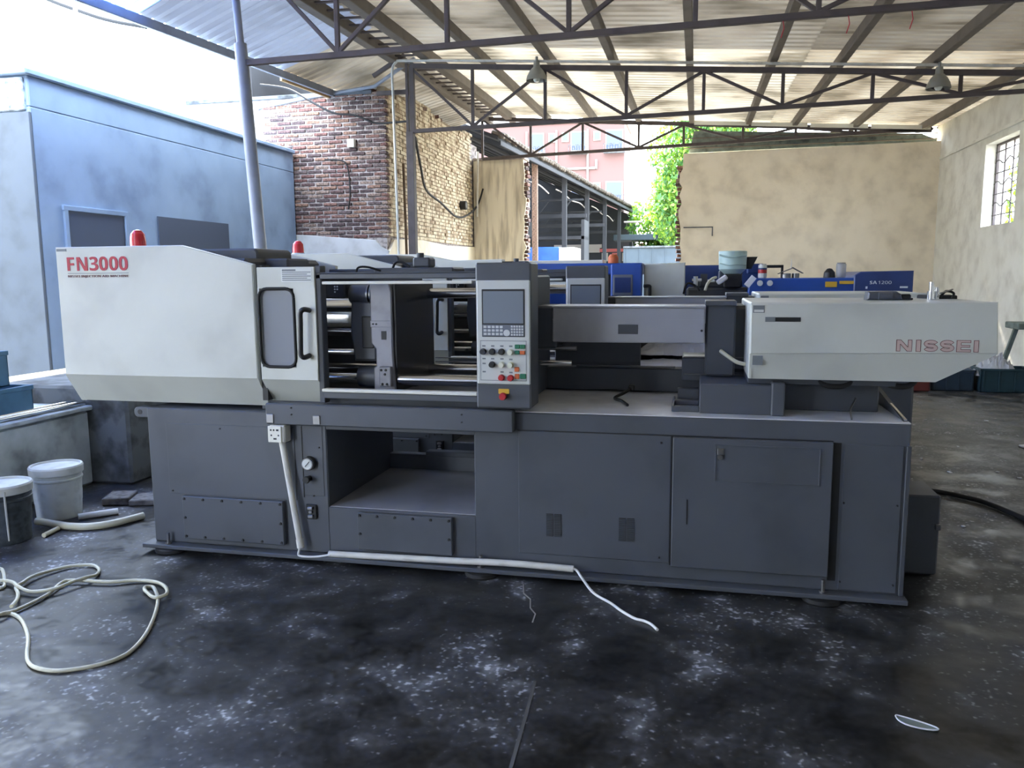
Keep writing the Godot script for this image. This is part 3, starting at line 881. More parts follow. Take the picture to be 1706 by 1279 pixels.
	for fl in [11.05, 7.2, 3.4]:
		for w in [[-12.8, 0.95, 1], [-11.35, 0.35, 0], [-10.3, 0.4, 0], [-9.6, 1.05, 1], [-7.85, 0.42, 0], [-6.9, 1.2, 1]]:
			var x0: float = w[0]
			var ww: float = w[1]
			var tall: bool = w[2] == 1
			var y0: float = fl + (0.0 if tall else 0.75)
			var y1: float = fl + (1.35 if tall else 1.3)
			var f := part(pk, "window", MB.new().box(x0 - 0.08, x0 + ww + 0.08, y0 - 0.08, y1 + 0.08, -60.02, -59.93), M.pipe_white)
			part(f, "pane", MB.new().box(x0, x0 + ww, y0, y1, -59.94, -59.92, 0.0), M.pane_blue if tall else M.pane_green)
			if tall:
				var g := MB.new()
				for k in 9: g.box(x0 - 0.2 + k * (ww + 0.4) / 8.0, x0 - 0.16 + k * (ww + 0.4) / 8.0, y0 - 0.3, y0 + 0.35, -59.55, -59.5, 0.0)
				g.box(x0 - 0.2, x0 + ww + 0.24, y0 - 0.34, y0 - 0.28, -59.9, -59.5, 0.0).box(x0 - 0.2, x0 + ww + 0.24, y0 + 0.33, y0 + 0.37, -59.55, -59.5, 0.0)
				part(f, "window_cage", g, M.concrete_dark)
	solo("far_roof", "low pale roof edge beyond the blue building", "roof", MB.new().box(-16, -9, 4.2, 4.9, -17.5, -16, 0.05), M.pink)
	# trees
	tree("tree", "tall sunlit tree directly beside the torn edge of the back wall", V(0.4, 0, -28.5), 8.6, 2.5, 2600, 1)
	tree("tree", "lower bushy tree left of the tall one, behind the yard wall", V(-1.1, 0, -33.5), 5.6, 2.5, 1700, 2)
	tree("tree", "tree filling the view through the barred window in the right wall", V(9.3, 0, -14.5), 8.5, 3.4, 2400, 3)

func tree(called: String, label: String, at: Vector3, h: float, r: float, count: int, seed_: int) -> void:
	var g := RandomNumberGenerator.new()
	g.seed = seed_ * 31
	var o := thing(called, label, "tree", at)
	var tr := MB.new().tube([at, at + V(0.1, h * 0.25, 0), at + V(-0.1, h * 0.5, 0.1), at + V(0.05, h * 0.8, 0)], 0.13, 10)
	part(o, "trunk", tr, M.bark)
	var cl := []
	for i in 16:
		var yy := h * g.randf_range(0.28, 0.95)
		var rr := r * (1.0 - absf(yy / h - 0.55) * 0.9)
		var an := g.randf() * TAU
		cl.append([at + V(cos(an) * rr * g.randf_range(0.2, 0.75), yy, sin(an) * rr * g.randf_range(0.2, 0.75)), r * g.randf_range(0.3, 0.5)])
		part(o, "branch", MB.new().tube([at + V(0, yy * 0.7, 0), cl[-1][0]], 0.035, 5), M.bark)
	for k in 3:
		var lm := MB.new()
		lm.q(V(0, 0, 0), V(0.07, 0.02, 0.09), V(0, 0, 0.24), V(-0.07, 0.02, 0.09))
		var mm := MultiMesh.new()
		mm.transform_format = MultiMesh.TRANSFORM_3D
		mm.mesh = lm.mesh()
		mm.instance_count = count * 4
		for i in count * 4:
			var c = cl[g.randi() % cl.size()]
			var dv: Vector3 = V(g.randfn(), g.randfn(), g.randfn()).normalized() * (c[1] * pow(g.randf(), 0.4) * 1.1)
			var bs := Basis.from_euler(V(g.randf() * TAU, g.randf() * TAU, g.randf() * TAU)).scaled(Vector3.ONE * g.randf_range(0.45, 1.0))
			mm.set_instance_transform(i, Transform3D(bs, Vector3(c[0]) + dv - at))
		var mi := MultiMeshInstance3D.new()
		mi.multimesh = mm
		mi.material_override = M["leaf%d" % k]
		mi.name = numbered(o, "foliage")
		mi.set_meta("kind", "stuff")
		o.add_child(mi)

# ---------------------------------------------------------------- the molding machine
func bolts(parent: Node, pts: Array, z: float, r := 0.007) -> void:
	for p in pts:
		part(parent, "bolt", MB.new().cyl(V(p[0], p[1], z - 0.001), V(p[0], p[1], z + 0.006), r, r * 0.8, 8), M.black)

func build_machine() -> Node3D:
	var o := thing("molding_machine", "front white and dark grey plastic molding machine with a control panel at its middle", "machine", V(-0.98, 0, -0.53), "pair of matching white and grey molding machines")
	# --- base
	var b := MB.new()
	b.box(-2.905, -1.848, 0.05, 0.80, -1.0, -0.06, 0.006)
	b.box(-1.852, -1.05, 0.05, 0.303, -1.0, -0.06, 0.004)
	b.box(-1.056, 0.94, 0.05, 0.838, -1.0, -0.06, 0.006)
	b.box(-1.852, -1.05, 0.716, 0.80, -1.0, -0.06, 0.004)
	b.box(-1.852, -1.05, 0.30, 0.40, -1.0, -0.93, 0.004)
	var base := part(o, "base", b, M.grey)
	part(base, "tray", MB.new().box(-1.846, -1.056, 0.303, 0.307, -0.95, -0.07, 0.001), M.grey_light, "sloping discharge tray")
	part(base, "opening_trim", MB.new().box(-1.60, -1.056, 0.40, 0.43, -0.97, -0.9), M.grey_dark)
	var fl := MB.new()
	fl.box(-2.945, 0.955, 0.028, 0.05, -0.1, 0.0, 0.003)
	fl.box(-2.945, 0.955, 0.03, 0.042, -1.06, -0.96, 0.002)
	part(o, "base_flange", fl, M.grey)
	for x in [-2.80, -1.02, 0.60]:
		for z in [-0.06, -0.98]:
			var ft := part(o, "machine_foot", MB.new().lathe([Vector2(0.0, 0.0), Vector2(0.085, 0.0), Vector2(0.09, 0.008), Vector2(0.086, 0.024), Vector2(0.05, 0.029), Vector2(0, 0.029)], V(x, 0.0005, z), 28), M.rubber)
			part(ft, "levelling_bolt", MB.new().cyl(V(x, 0.028, z + 0.03), V(x, 0.11, z + 0.03), 0.009, -1, 10).cyl(V(x, 0.045, z + 0.03), V(x, 0.058, z + 0.03), 0.018, -1, 6), M.steel)
	var le := part(o, "lifting_eye", MB.new().prism(rrect(-3.0, -2.86, 0.742, 0.80, 0.026), -0.14, -0.08, 0.004), M.grey)
	part(le, "eye_hole", MB.new().cyl(V(-2.962, 0.772, -0.082), V(-2.962, 0.772, -0.0785), 0.014, -1, 16), M.black)
	# outer left panel outline and plates
	var sp := part(o, "side_panel", MB.new().box(-2.79, -2.03, 0.33, 0.72, -0.062, -0.056, 0.002), M.grey)
	bolts(sp, [[-2.77, 0.345], [-2.46, 0.70], [-2.05, 0.345], [-1.93, 0.36], [-1.89, 0.62]], -0.056, 0.005)
	part(o, "gauge_panel", MB.new().box(-1.985, -1.87, 0.36, 0.735, -0.062, -0.057, 0.002), M.grey)
	part(o, "groove", MB.new().box(-1.988, -1.984, 0.35, 0.73, -0.058, -0.054, 0.0), M.black)
	var c1 := part(o, "cover_plate", MB.new().box(-2.70, -2.10, 0.085, 0.325, -0.06, -0.03, 0.004), M.grey)
	var bp := []
	for i in 6: bp.append([-2.685 + i * 0.114, 0.31]); bp.append([-2.685 + i * 0.114, 0.10])
	bp.append([-2.685, 0.205]); bp.append([-2.115, 0.205])
	bolts(c1, bp, -0.03, 0.008)
	var c2 := part(o, "cover_plate", MB.new().box(-1.68, -1.17, 0.095, 0.292, -0.06, -0.03, 0.004), M.grey)
	bp = []
	for i in 6: bp.append([-1.665 + i * 0.096, 0.277])
	bp.append([-1.665, 0.18]); bp.append([-1.185, 0.18])
	bolts(c2, bp, -0.03, 0.008)
	var ga := part(o, "pressure_gauge", MB.new().cyl(V(-1.945, 0.537, -0.06), V(-1.945, 0.537, -0.03), 0.036, -1, 28), M.black)
	part(ga, "bezel", MB.new().cyl(V(-1.945, 0.537, -0.032), V(-1.945, 0.537, -0.022), 0.033, 0.031, 28), M.steel)
	part(ga, "dial", MB.new().cyl(V(-1.945, 0.537, -0.024), V(-1.945, 0.537, -0.020), 0.026, -1, 24), M.label_white)
	part(ga, "needle", MB.new().bar(V(-1.955, 0.525, -0.019), V(-1.93, 0.552, -0.019), 0.003, 0.003, 0.0), M.black)
	part(o, "regulator_knob", MB.new().cyl(V(-1.95, 0.455, -0.06), V(-1.95, 0.455, -0.015), 0.014, 0.018, 16).cyl(V(-1.95, 0.455, -0.016), V(-1.95, 0.455, -0.008), 0.02, 0.017, 16), M.black)
	var so := part(o, "socket", MB.new().box(-1.975, -1.915, 0.235, 0.315, -0.06, -0.045, 0.004), M.black)
	part(so, "contact", MB.new().box(-1.96, -1.93, 0.245, 0.262, -0.046, -0.03).box(-1.955, -1.935, 0.268, 0.283, -0.046, -0.034).box(-1.96, -1.93, 0.29, 0.306, -0.046, -0.03), M.steel)
	# right panels
	var pa := part(o, "access_panel", MB.new().box(-0.829, -0.094, 0.13, 0.749, -0.06, -0.053, 0.003), M.grey)
	bolts(pa, [[-0.14, 0.715], [-0.14, 0.155]], -0.053, 0.006)
	for vx in [-0.69, -0.335]:
		for k in 2:
			var vn := part(pa, "vent", MB.new().box(vx + k * 0.04, vx + k * 0.04 + 0.034, 0.225, 0.34, -0.0535, -0.0515, 0.0), M.black)
			var lv := MB.new()
			for i in 14: lv.box(vx + k * 0.04, vx + k * 0.04 + 0.034, 0.228 + i * 0.008, 0.232 + i * 0.008, -0.0525, -0.0485, 0.0)
			part(vn, "louvre", lv, M.grey_dark)
	var dr := part(o, "cabinet_door", MB.new().box(-0.086, 0.618, 0.122, 0.748, -0.06, -0.028, 0.004), M.grey)
	part(dr, "recess_rail", MB.new().box(0.105, 0.565, 0.716, 0.722, -0.029, -0.024, 0.001).box(0.105, 0.565, 0.548, 0.554, -0.029, -0.024, 0.001).box(0.105, 0.111, 0.55, 0.722, -0.029, -0.024, 0.001).box(0.56, 0.566, 0.55, 0.722, -0.029, -0.024, 0.001), M.grey)
	part(dr, "lock", MB.new().box(0.115, 0.145, 0.675, 0.705, -0.028, -0.02, 0.002).cyl(V(0.128, 0.665, -0.028), V(0.128, 0.665, -0.012), 0.012, -1, 14), M.steel)
	part(dr, "pull_slot", MB.new().box(-0.018, -0.012, 0.335, 0.455, -0.029, -0.026, 0.0), M.black)
	part(o, "groove", MB.new().box(0.620, 0.655, 0.10, 0.745, -0.061, -0.057, 0.0).box(-0.094, -0.086, 0.12, 0.749, -0.061, -0.055, 0.0).box(-0.835, 0.62, 0.749, 0.753, -0.061, -0.055, 0.0), M.black)
	var ep := part(o, "end_panel", MB.new().box(0.668, 0.915, 0.06, 0.742, -0.06, -0.053, 0.003), M.grey)
	bolts(ep, [[0.675, 0.47], [0.90, 0.47], [0.675, 0.1], [0.9, 0.1]], -0.053, 0.005)
	part(o, "end_strip", MB.new().box(0.925, 0.945, 0.05, 0.742, -0.07, -0.05, 0.003), M.grey_dark)
	# --- door track beam
	var tb := part(o, "door_track_beam", MB.new().box(-2.158, -0.843, 0.744, 0.855, -0.06, -0.002, 0.006), M.grey)
	bolts(tb, [[-2.01, 0.835], [-2.01, 0.80], [-1.1, 0.828], [-1.1, 0.79]], -0.002, 0.005)
	for x in [-2.13, -1.87]:
		part(tb, "bracket", MB.new().box(x - 0.02, x + 0.02, 0.752, 0.80, -0.003, 0.004), M.steel)
	part(o, "lower_track", MB.new().box(-1.84, -1.01, 0.885, 0.918, -0.12, -0.03, 0.003), M.grey)
	part(o, "lower_track_strip", MB.new().box(-1.84, -1.025, 0.920, 0.936, -0.06, -0.012, 0.003), M.cream, "cream lower sealing strip")
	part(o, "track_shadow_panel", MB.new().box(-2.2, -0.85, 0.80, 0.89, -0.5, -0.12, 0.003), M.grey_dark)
	# --- deck on the right
	part(o, "deck", MB.new().box(-0.90, 0.94, 0.838, 0.843, -0.99, -0.062, 0.002), M.deck, "glossy steel deck")
	# --- left guard hood, front and rear skins
	var gp := P2([-3.37, 0.975, -2.2, 0.975, -2.2, 1.566, -2.61, 1.668, -3.37, 1.668])
	var gd := part(o, "clamp_guard", MB.new().prism(gp, -0.05, -0.02, 0.005), M.white)
	part(gd, "lower_flap", MB.new().prism_x([Vector2(-0.022, 0.977), Vector2(-0.125, 0.822), Vector2(-0.15, 0.822), Vector2(-0.05, 0.977)], -3.37, -2.2, 0.0), M.white_under)
	part(gd, "left_skin", MB.new().prism_x([Vector2(-0.03, 1.66), Vector2(-1.0, 1.66), Vector2(-1.0, 0.82), Vector2(-0.125, 0.82), Vector2(-0.03, 0.97)], -3.365, -3.34, 0.0), M.white)
	part(o, "rear_guard", MB.new().prism(gp, -1.03, -1.0, 0.004), M.white, "rear skin of the clamp guard")
	part(o, "hood_interior", MB.new().box(-3.3, -2.28, 0.9, 1.60, -0.95, -0.1, 0.02), M.grey_dark)
	part(o, "clamp_cylinder_block", MB.new().prism(rrect(-2.75, -2.3, 1.2, 1.655, 0.03), -0.62, -0.25, 0.01).box(-2.3, -2.15, 1.4, 1.60, -0.55, -0.3, 0.01), M.grey_dark)
	text(gd, "lettering", "FN3000", -3.30, -2.926, 1.541, 1.615, -0.0195, M.print_red)
	part(gd, "underline", MB.new().box(-3.30, -2.926, 1.526, 1.529, -0.0205, -0.0185, 0.0), M.print_grey)
	text(gd, "lettering", "NISSEI INJECTION AID MACHINE", -3.30, -2.926, 1.503, 1.518, -0.0195, M.print_dark, false)
	part(gd, "maker_sticker", MB.new().box(-3.362, -3.30, 1.645, 1.658, -0.0205, -0.0185, 0.0), M.print_grey)
	# --- sliding door
	var door_poly := P2([-2.178, 0.975, -1.86, 0.975, -1.86, 1.552, -2.178, 1.545])
	var win := rrect(-2.172, -1.978, 1.043, 1.442, 0.045)
	var holed := MB.new()
	holed.box(-2.178, -1.86, 0.975, 1.043, -0.05, -0.018, 0.003).box(-2.178, -1.86, 1.442, 1.55, -0.05, -0.018, 0.003).box(-1.978, -1.86, 1.04, 1.445, -0.05, -0.018, 0.0).box(-2.178, -2.168, 1.04, 1.445, -0.05, -0.018, 0.0)
	var sd := part(o, "sliding_door", holed, M.white)
	part(sd, "lower_flap", MB.new().prism_x([Vector2(-0.020, 0.977), Vector2(-0.118, 0.852), Vector2(-0.145, 0.852), Vector2(-0.05, 0.977)], -2.178, -1.86, 0.0), M.white_under)
	var gk := []
	for p in win: gk.append(V(p.x, p.y, -0.018))
	gk.append(gk[0])
	part(sd, "window_gasket", MB.new().tube(gk, 0.008, 8), M.rubber)
	part(sd, "window_pane", MB.new().prism(win, -0.036, -0.030), M.glass_milky)
	part(sd, "handle", MB.new().tube(smooth([V(-1.895, 1.333, -0.02), V(-1.895, 1.338, 0.015), V(-1.903, 1.338, 0.033), V(-1.916, 1.322, 0.036), V(-1.918, 1.27, 0.036), V(-1.920, 1.21, 0.036), V(-1.922, 1.15, 0.036), V(-1.922, 1.115, 0.036), V(-1.912, 1.10, 0.033), V(-1.904, 1.10, 0.015), V(-1.904, 1.104, -0.02)], 4), 0.013, 10), M.black)
	part(sd, "warning_label", MB.new().box(-2.04, -1.873, 1.475, 1.542, -0.0185, -0.0165, 0.0), M.label_white)
	var ln := MB.new()
	for i in 5: ln.box(-2.035, -1.878 - 0.02 * (i % 2), 1.482 + i * 0.01, 1.486 + i * 0.01, -0.017, -0.0158, 0.0)
	ln.box(-2.035, -1.96, 1.53, 1.538, -0.017, -0.0158, 0.0)
	part(sd, "label_print", ln, M.print_grey)
	part(sd, "door_edge", MB.new().box(-1.862, -1.832, 0.86, 1.555, -0.09, -0.03, 0.004), M.grey_dark)
	part(o, "door_gap_post", MB.new().box(-2.2, -2.17, 0.86, 1.56, -0.14, -0.06, 0.0), M.black)
	# --- clamp area
	part(o, "top_rail", MB.new().box(-1.86, -1.01, 1.488, 1.515, -0.12, -0.03, 0.004), M.grey)
	part(o, "top_rail_strip", MB.new().box(-1.825, -1.045, 1.462, 1.477, -0.06, -0.025, 0.003), M.cream, "cream upper sealing strip")
	part(o, "top_rail_cap", MB.new().box(-1.86, -1.01, 1.515, 1.522, -0.14, -0.03, 0.002), M.grey_dark)
	part(o, "rear_rail", MB.new().box(-2.2, -1.0, 1.50, 1.545, -0.98, -0.90, 0.004), M.grey)
	part(o, "rear_panel", MB.new().box(-2.9, -1.62, 0.85, 1.50, -0.97, -0.94, 0.004), M.grey_dark)
	part(o, "clamp_floor", MB.new().box(-2.25, -1.0, 0.80, 0.86, -0.97, -0.13, 0.004), M.grey_dark)
	part(o, "ram", MB.new().cyl(V(-2.35, 1.275, -0.45), V(-1.79, 1.275, -0.45), 0.105, -1, 40), M.chrome, "polished clamp ram")
	part(o, "tie_bar", MB.new().cyl(V(-2.3, 1.09, -0.38), V(-1.68, 1.09, -0.38), 0.02, -1, 20), M.chrome)
	part(o, "tie_bar", MB.new().cyl(V(-2.3, 0.955, -0.3), V(-1.0, 0.955, -0.3), 0.03, -1, 24), M.chrome)
	part(o, "tie_bar", MB.new().cyl(V(-2.3, 0.955, -0.8), V(-1.0, 0.955, -0.8), 0.03, -1, 24), M.chrome)
	part(o, "tie_bar", MB.new().cyl(V(-2.3, 1.40, -0.8), V(-1.0, 1.40, -0.8), 0.03, -1, 24), M.chrome)
	var ub := part(o, "valve_box", MB.new().box(-2.22, -1.80, 1.385, 1.465, -0.34, -0.24, 0.006), M.black)
	for i in 5:
		part(ub, "lamp_dot", MB.new().cyl(V(-1.855 + 0.014 * (i % 2), 1.448 - 0.014 * (i / 2), -0.241), V(-1.855 + 0.014 * (i % 2), 1.448 - 0.014 * (i / 2), -0.237), 0.0045, -1, 8), M.label_white)
	var mo := part(o, "motor", MB.new().cyl(V(-1.80, 1.405, -0.33), V(-1.70, 1.405, -0.33), 0.05, -1, 28), M.grey)
	part(mo, "motor_ring", MB.new().cyl(V(-1.70, 1.405, -0.33), V(-1.692, 1.405, -0.33), 0.055, -1, 28).cyl(V(-1.685, 1.405, -0.33), V(-1.678, 1.405, -0.33), 0.05, -1, 28), M.steel)
	part(mo, "shaft", MB.new().cyl(V(-1.678, 1.405, -0.33), V(-1.63, 1.405, -0.33), 0.034, -1, 20), M.black)
	part(o, "toggle_housing", MB.new().prism(P2([-1.78, 1.05, -1.65, 1.05, -1.65, 1.37, -1.79, 1.37, -1.80, 1.2]), -0.62, -0.29, 0.012), M.grey)
	part(o, "toggle_recess", MB.new().box(-1.73, -1.665, 1.12, 1.29, -0.3, -0.284, 0.004), M.black)
	var pl := part(o, "moving_platen", MB.new().prism(P2([-1.665, 1.46, -1.56, 1.47, -1.545, 1.42, -1.545, 1.1, -1.535, 0.9, -1.655, 0.9, -1.655, 1.02, -1.64, 1.03, -1.64, 1.12, -1.665, 1.15]), -0.88, -0.25, 0.006), M.platen)
	part(pl, "clamp_strip", MB.new().box(-1.664, -1.546, 1.235, 1.270, -0.251, -0.244, 0.002), M.platen)
	part(pl, "pocket", MB.new().box(-1.605, -1.578, 1.17, 1.215, -0.251, -0.247, 0.0), M.black)
	part(pl, "block", MB.new().box(-1.612, -1.548, 0.925, 1.03, -0.252, -0.22, 0.004), M.platen)
	bolts(pl, [[-1.6, 1.012], [-1.575, 1.012], [-1.58, 0.99], [-1.595, 0.938], [-1.57, 0.938]], -0.22, 0.007)
	bolts(pl, [[-1.648, 1.252], [-1.63, 1.252]], -0.244, 0.005)
	part(o, "boss", MB.new().cyl(V(-1.76, 0.965, -0.32), V(-1.63, 0.965, -0.32), 0.055, 0.06, 28), M.grey)
	part(o, "platen_shade", MB.new().box(-1.546, -1.528, 0.88, 1.475, -0.89, -0.27, 0.003), M.black, "platen side painted black for its shade")  # black plate puts the shade of the platen side into colour
	part(o, "fixed_platen", MB.new().box(-1.0, -0.82, 0.85, 1.50, -0.90, -0.2, 0.01), M.grey_dark)
	part(o, "cross_bar", MB.new().box(-1.52, -1.0, 0.985, 0.991, -0.9, -0.88, 0.001).box(-1.52, -1.0, 1.01, 1.014, -0.9, -0.88, 0.001), M.steel)
	var tm := part(o, "top_motor", MB.new().box(-1.70, -1.25, 1.50, 1.545, -0.62, -0.40, 0.008), M.grey_dark)
	part(tm, "valve", MB.new().box(-1.50, -1.40, 1.545, 1.60, -0.56, -0.46, 0.01).cyl(V(-1.47, 1.60, -0.51), V(-1.47, 1.625, -0.51), 0.02, -1, 12), M.grey_dark)
	part(tm, "cable", MB.new().tube(smooth([V(-1.78, 1.50, -0.35), V(-1.77, 1.545, -0.35), V(-1.72, 1.55, -0.36), V(-1.66, 1.53, -0.4)], 5), 0.006), M.rubber)
	part(tm, "cable", MB.new().tube(smooth([V(-1.63, 1.54, -0.5), V(-1.61, 1.575, -0.5), V(-1.57, 1.575, -0.5), V(-1.53, 1.55, -0.5)], 5), 0.007), M.rubber)
	# --- beacon on the rear guard
	var be := part(o, "beacon", MB.new().lathe([Vector2(0.0, 0.0), Vector2(0.045, 0.0), Vector2(0.045, 0.03), Vector2(0.04, 0.07), Vector2(0.022, 0.092), Vector2(0.0, 0.098)], V(-3.26, 1.69, -0.55), 20), M.red_lamp, "red dome beacon")
	part(be, "beacon_base", MB.new().cyl(V(-3.26, 1.60, -0.55), V(-3.26, 1.69, -0.55), 0.05, -1, 18), M.label_white)
	# --- control panel
	var cp := part(o, "control_panel", MB.new().box(-1.008, -0.742, 0.872, 1.56, -0.13, 0.05, 0.008), M.grey)
	part(cp, "face_plate", MB.new().box(-1.001, -0.745, 0.99, 1.478, 0.048, 0.06, 0.006), M.panel)
	part(cp, "bezel", MB.new().box(-0.975, -0.769, 1.215, 1.437, 0.058, 0.0625, 0.002), M.black)
	part(cp, "screen", MB.new().box(-0.968, -0.776, 1.278, 1.428, 0.0615, 0.0635, 0.001), M.screen)
	part(cp, "keypad", MB.new().box(-0.972, -0.772, 1.218, 1.272, 0.061, 0.0635, 0.001), M.bluegrey)
	for i in 15:
		var kx := -0.966 + (i % 5) * 0.0195
		var ky := 1.223 + (i / 5) * 0.0165
		part(cp, "key", MB.new().box(kx, kx + 0.0145, ky, ky + 0.011, 0.063, 0.0655, 0.001), M.key)
	for i in 20:
		var kx := -0.835 + (i % 5) * 0.0125
		var ky := 1.221 + (i / 5) * 0.0128
		part(cp, "key", MB.new().box(kx, kx + 0.009, ky, ky + 0.009, 0.063, 0.0655, 0.001), M.key)
	part(cp, "jog_dial", MB.new().cyl(V(-0.855, 1.234, 0.062), V(-0.855, 1.234, 0.067), 0.0155, -1, 20), M.key)
	part(cp, "button_frame", MB.new().box(-0.985, -0.762, 1.195, 1.1975, 0.0595, 0.061, 0.0).box(-0.985, -0.762, 1.008, 1.0105, 0.0595, 0.061, 0.0).box(-0.985, -0.983, 1.008, 1.197, 0.0595, 0.061, 0.0).box(-0.764, -0.762, 1.008, 1.197, 0.0595, 0.061, 0.0), M.print_grey)
	for k in [[-0.970, 1.145, 0], [-0.926, 1.145, 0], [-0.881, 1.145, 0], [-0.838, 1.144, 1], [-0.927, 1.084, 0], [-0.881, 1.083, 1], [-0.838, 1.083, 1], [-0.882, 1.023, 2], [-0.838, 1.022, 2]]:
		var c := V(k[0], k[1], 0.06)
		var kb := part(cp, "selector_knob" if k[2] < 2 else "push_button", MB.new().cyl(c, c + V(0, 0, 0.006), 0.0155, -1, 20).cyl(c + V(0, 0, 0.006), c + V(0, 0, 0.024), 0.0135, 0.0125, 20), [M.black, M.knob_white, M.red][k[2]])
	for k in [[-0.817, 1.160, 0.024, 0.02, 0], [-0.792, 1.160, 0.024, 0.02, 0], [-0.817, 1.134, 0.022, 0.018, 0], [-0.793, 1.133, 0.024, 0.018, 1], [-0.819, 1.052, 0.022, 0.022, 1], [-0.818, 1.018, 0.022, 0.024, 1], [-0.792, 1.019, 0.028, 0.024, 0]]:
		part(cp, "indicator", MB.new().box(k[0], k[0] + k[2], k[1], k[1] + k[3], 0.059, 0.067, 0.002), [M.green, M.orange][k[4]])
	for k in [[-0.975, 1.168], [-0.932, 1.168], [-0.888, 1.168], [-0.845, 1.168], [-0.975, 1.108], [-0.933, 1.108], [-0.888, 1.108], [-0.845, 1.106], [-0.975, 1.085], [-0.975, 1.046], [-0.888, 1.046], [-0.845, 1.044]]:
		part(cp, "symbol", MB.new().box(k[0], k[0] + 0.016, k[1], k[1] + 0.007, 0.0595, 0.0605, 0.0), M.print_grey)
	part(cp, "stop_plate", MB.new().prism(rrect(-0.90, -0.848, 0.944, 0.968, 0.004), 0.05, 0.054), M.yellow)
	part(cp, "emergency_stop", MB.new().cyl(V(-0.874, 0.935, 0.05), V(-0.874, 0.935, 0.07), 0.012, -1, 16).cyl(V(-0.874, 0.935, 0.07), V(-0.874, 0.935, 0.088), 0.0185, 0.016, 20), M.red)
	# --- injection side
	var bc := part(o, "barrel_cover", MB.new().box(-0.72, 0.05, 1.155, 1.335, -0.66, -0.40, 0.006), M.grey_light)
	part(bc, "lid", MB.new().box(-0.722, 0.052, 1.332, 1.342, -0.665, -0.395, 0.002).box(-0.72, 0.05, 1.27, 1.275, -0.401, -0.397, 0.0), M.grey_light)
	part(bc, "name_plate", MB.new().box(-0.38, -0.28, 1.20, 1.248, -0.401, -0.397, 0.0), M.grey_dark)
	part(bc, "latch", MB.new().cyl(V(0.035, 1.22, -0.4), V(0.035, 1.22, -0.392), 0.006, -1, 10), M.black)
	part(o, "nozzle_block", MB.new().box(-0.82, -0.70, 1.12, 1.34, -0.70, -0.42, 0.01), M.grey_dark)
	part(o, "nozzle_pipe", MB.new().cyl(V(-0.85, 1.12, -0.45), V(-0.60, 1.12, -0.45), 0.012, -1, 12).cyl(V(-0.85, 1.165, -0.5), V(-0.68, 1.165, -0.5), 0.01, -1, 12), M.steel)
	part(o, "guide_rod", MB.new().cyl(V(-0.83, 1.045, -0.42), V(-0.62, 1.045, -0.42), 0.014, -1, 16), M.chrome)
	var mb := part(o, "motor_block", MB.new().box(0.055, 0.20, 0.99, 1.362, -0.60, -0.42, 0.01), M.grey_dark)
	part(mb, "motor_lid", MB.new().box(0.05, 0.20, 1.345, 1.368, -0.62, -0.40, 0.003), M.grey)
	part(mb, "drive_box", MB.new().box(0.18, 0.52, 1.0, 1.34, -0.9, -0.50, 0.02), M.grey_dark)
	part(mb, "hydraulic_line", MB.new().tube(smooth([V(0.13, 1.12, -0.40), V(0.16, 1.10, -0.36), V(0.21, 1.07, -0.34), V(0.27, 1.06, -0.34)], 5), 0.01), M.hose)
	var rb := MB.new()
	rb.box(-0.85, 0.30, 0.85, 0.98, -0.92, -0.80, 0.006).box(-0.65, -0.1, 0.985, 0.992, -0.83, -0.79, 0.001)
	rb.box(-0.06, 0.30, 0.95, 1.075, -0.78, -0.52, 0.006)
	part(o, "guide_rail", rb, M.grey_dark)
	part(o, "rail_edge", MB.new().box(-0.05, 0.28, 1.075, 1.081, -0.6, -0.50, 0.001).box(-0.05, 0.28, 0.985, 0.989, -0.52, -0.512, 0.001), M.steel)
	var cr := part(o, "carriage", MB.new().box(0.03, 0.36, 0.84, 0.985, -0.62, -0.16, 0.006), M.grey)
	part(cr, "column", MB.new().box(0.355, 0.415, 0.843, 1.0, -0.30, -0.14, 0.006), M.grey)
	part(cr, "rear_block", MB.new().box(0.41, 0.86, 0.84, 0.98, -0.70, -0.34, 0.006), M.grey_dark)
	part(cr, "bearing_plate", MB.new().box(0.25, 0.9, 0.985, 1.025, -0.75, -0.20, 0.004), M.grey_dark)
	var tf := MB.new()
	tf.box(-0.10, 0.03, 0.843, 0.87, -0.20, -0.185).box(-0.10, -0.088, 0.843, 0.87, -0.52, -0.19).box(-0.10, 0.03, 0.843, 0.87, -0.42, -0.38).box(-0.08, 0.03, 0.843, 0.905, -0.62, -0.56)
	part(o, "stop_frame", tf, M.grey)
	part(o, "hose_end", MB.new().tube(smooth([V(-0.32, 0.85, -0.30), V(-0.36, 0.856, -0.40), V(-0.40, 0.86, -0.46), V(-0.36, 0.875, -0.54), V(-0.33, 0.89, -0.6)], 5), 0.008).box(-0.34, -0.31, 0.88, 0.91, -0.64, -0.6), M.black, "loose black hose end on the deck")
	part(o, "rear_shield", MB.new().box(-0.80, -0.30, 0.95, 1.32, -0.97, -0.945, 0.004), M.grey_dark)
	# white injection cover
	var cv := part(o, "injection_cover", MB.new().prism(P2([0.25, 1.134, 1.276, 1.149, 1.262, 1.372, 0.247, 1.366]), -0.13, -0.10, 0.005), M.white)
	var lb := MB.new()
	var fa := [V(0.255, 1.018, -0.135), V(1.045, 1.018, -0.135), V(1.276, 1.149, -0.102), V(0.25, 1.136, -0.102)]
	var fb := [V(0.255, 1.018, -0.16), V(1.045, 1.018, -0.16), V(1.276, 1.149, -0.13), V(0.25, 1.136, -0.13)]
	lb.q(fa[0], fa[1], fa[2], fa[3])
	lb.q(fb[3], fb[2], fb[1], fb[0])
	for i in 4: lb.q(fa[i], fb[i], fb[(i + 1) % 4], fa[(i + 1) % 4])
	part(cv, "lower_skirt", lb, M.white_under)
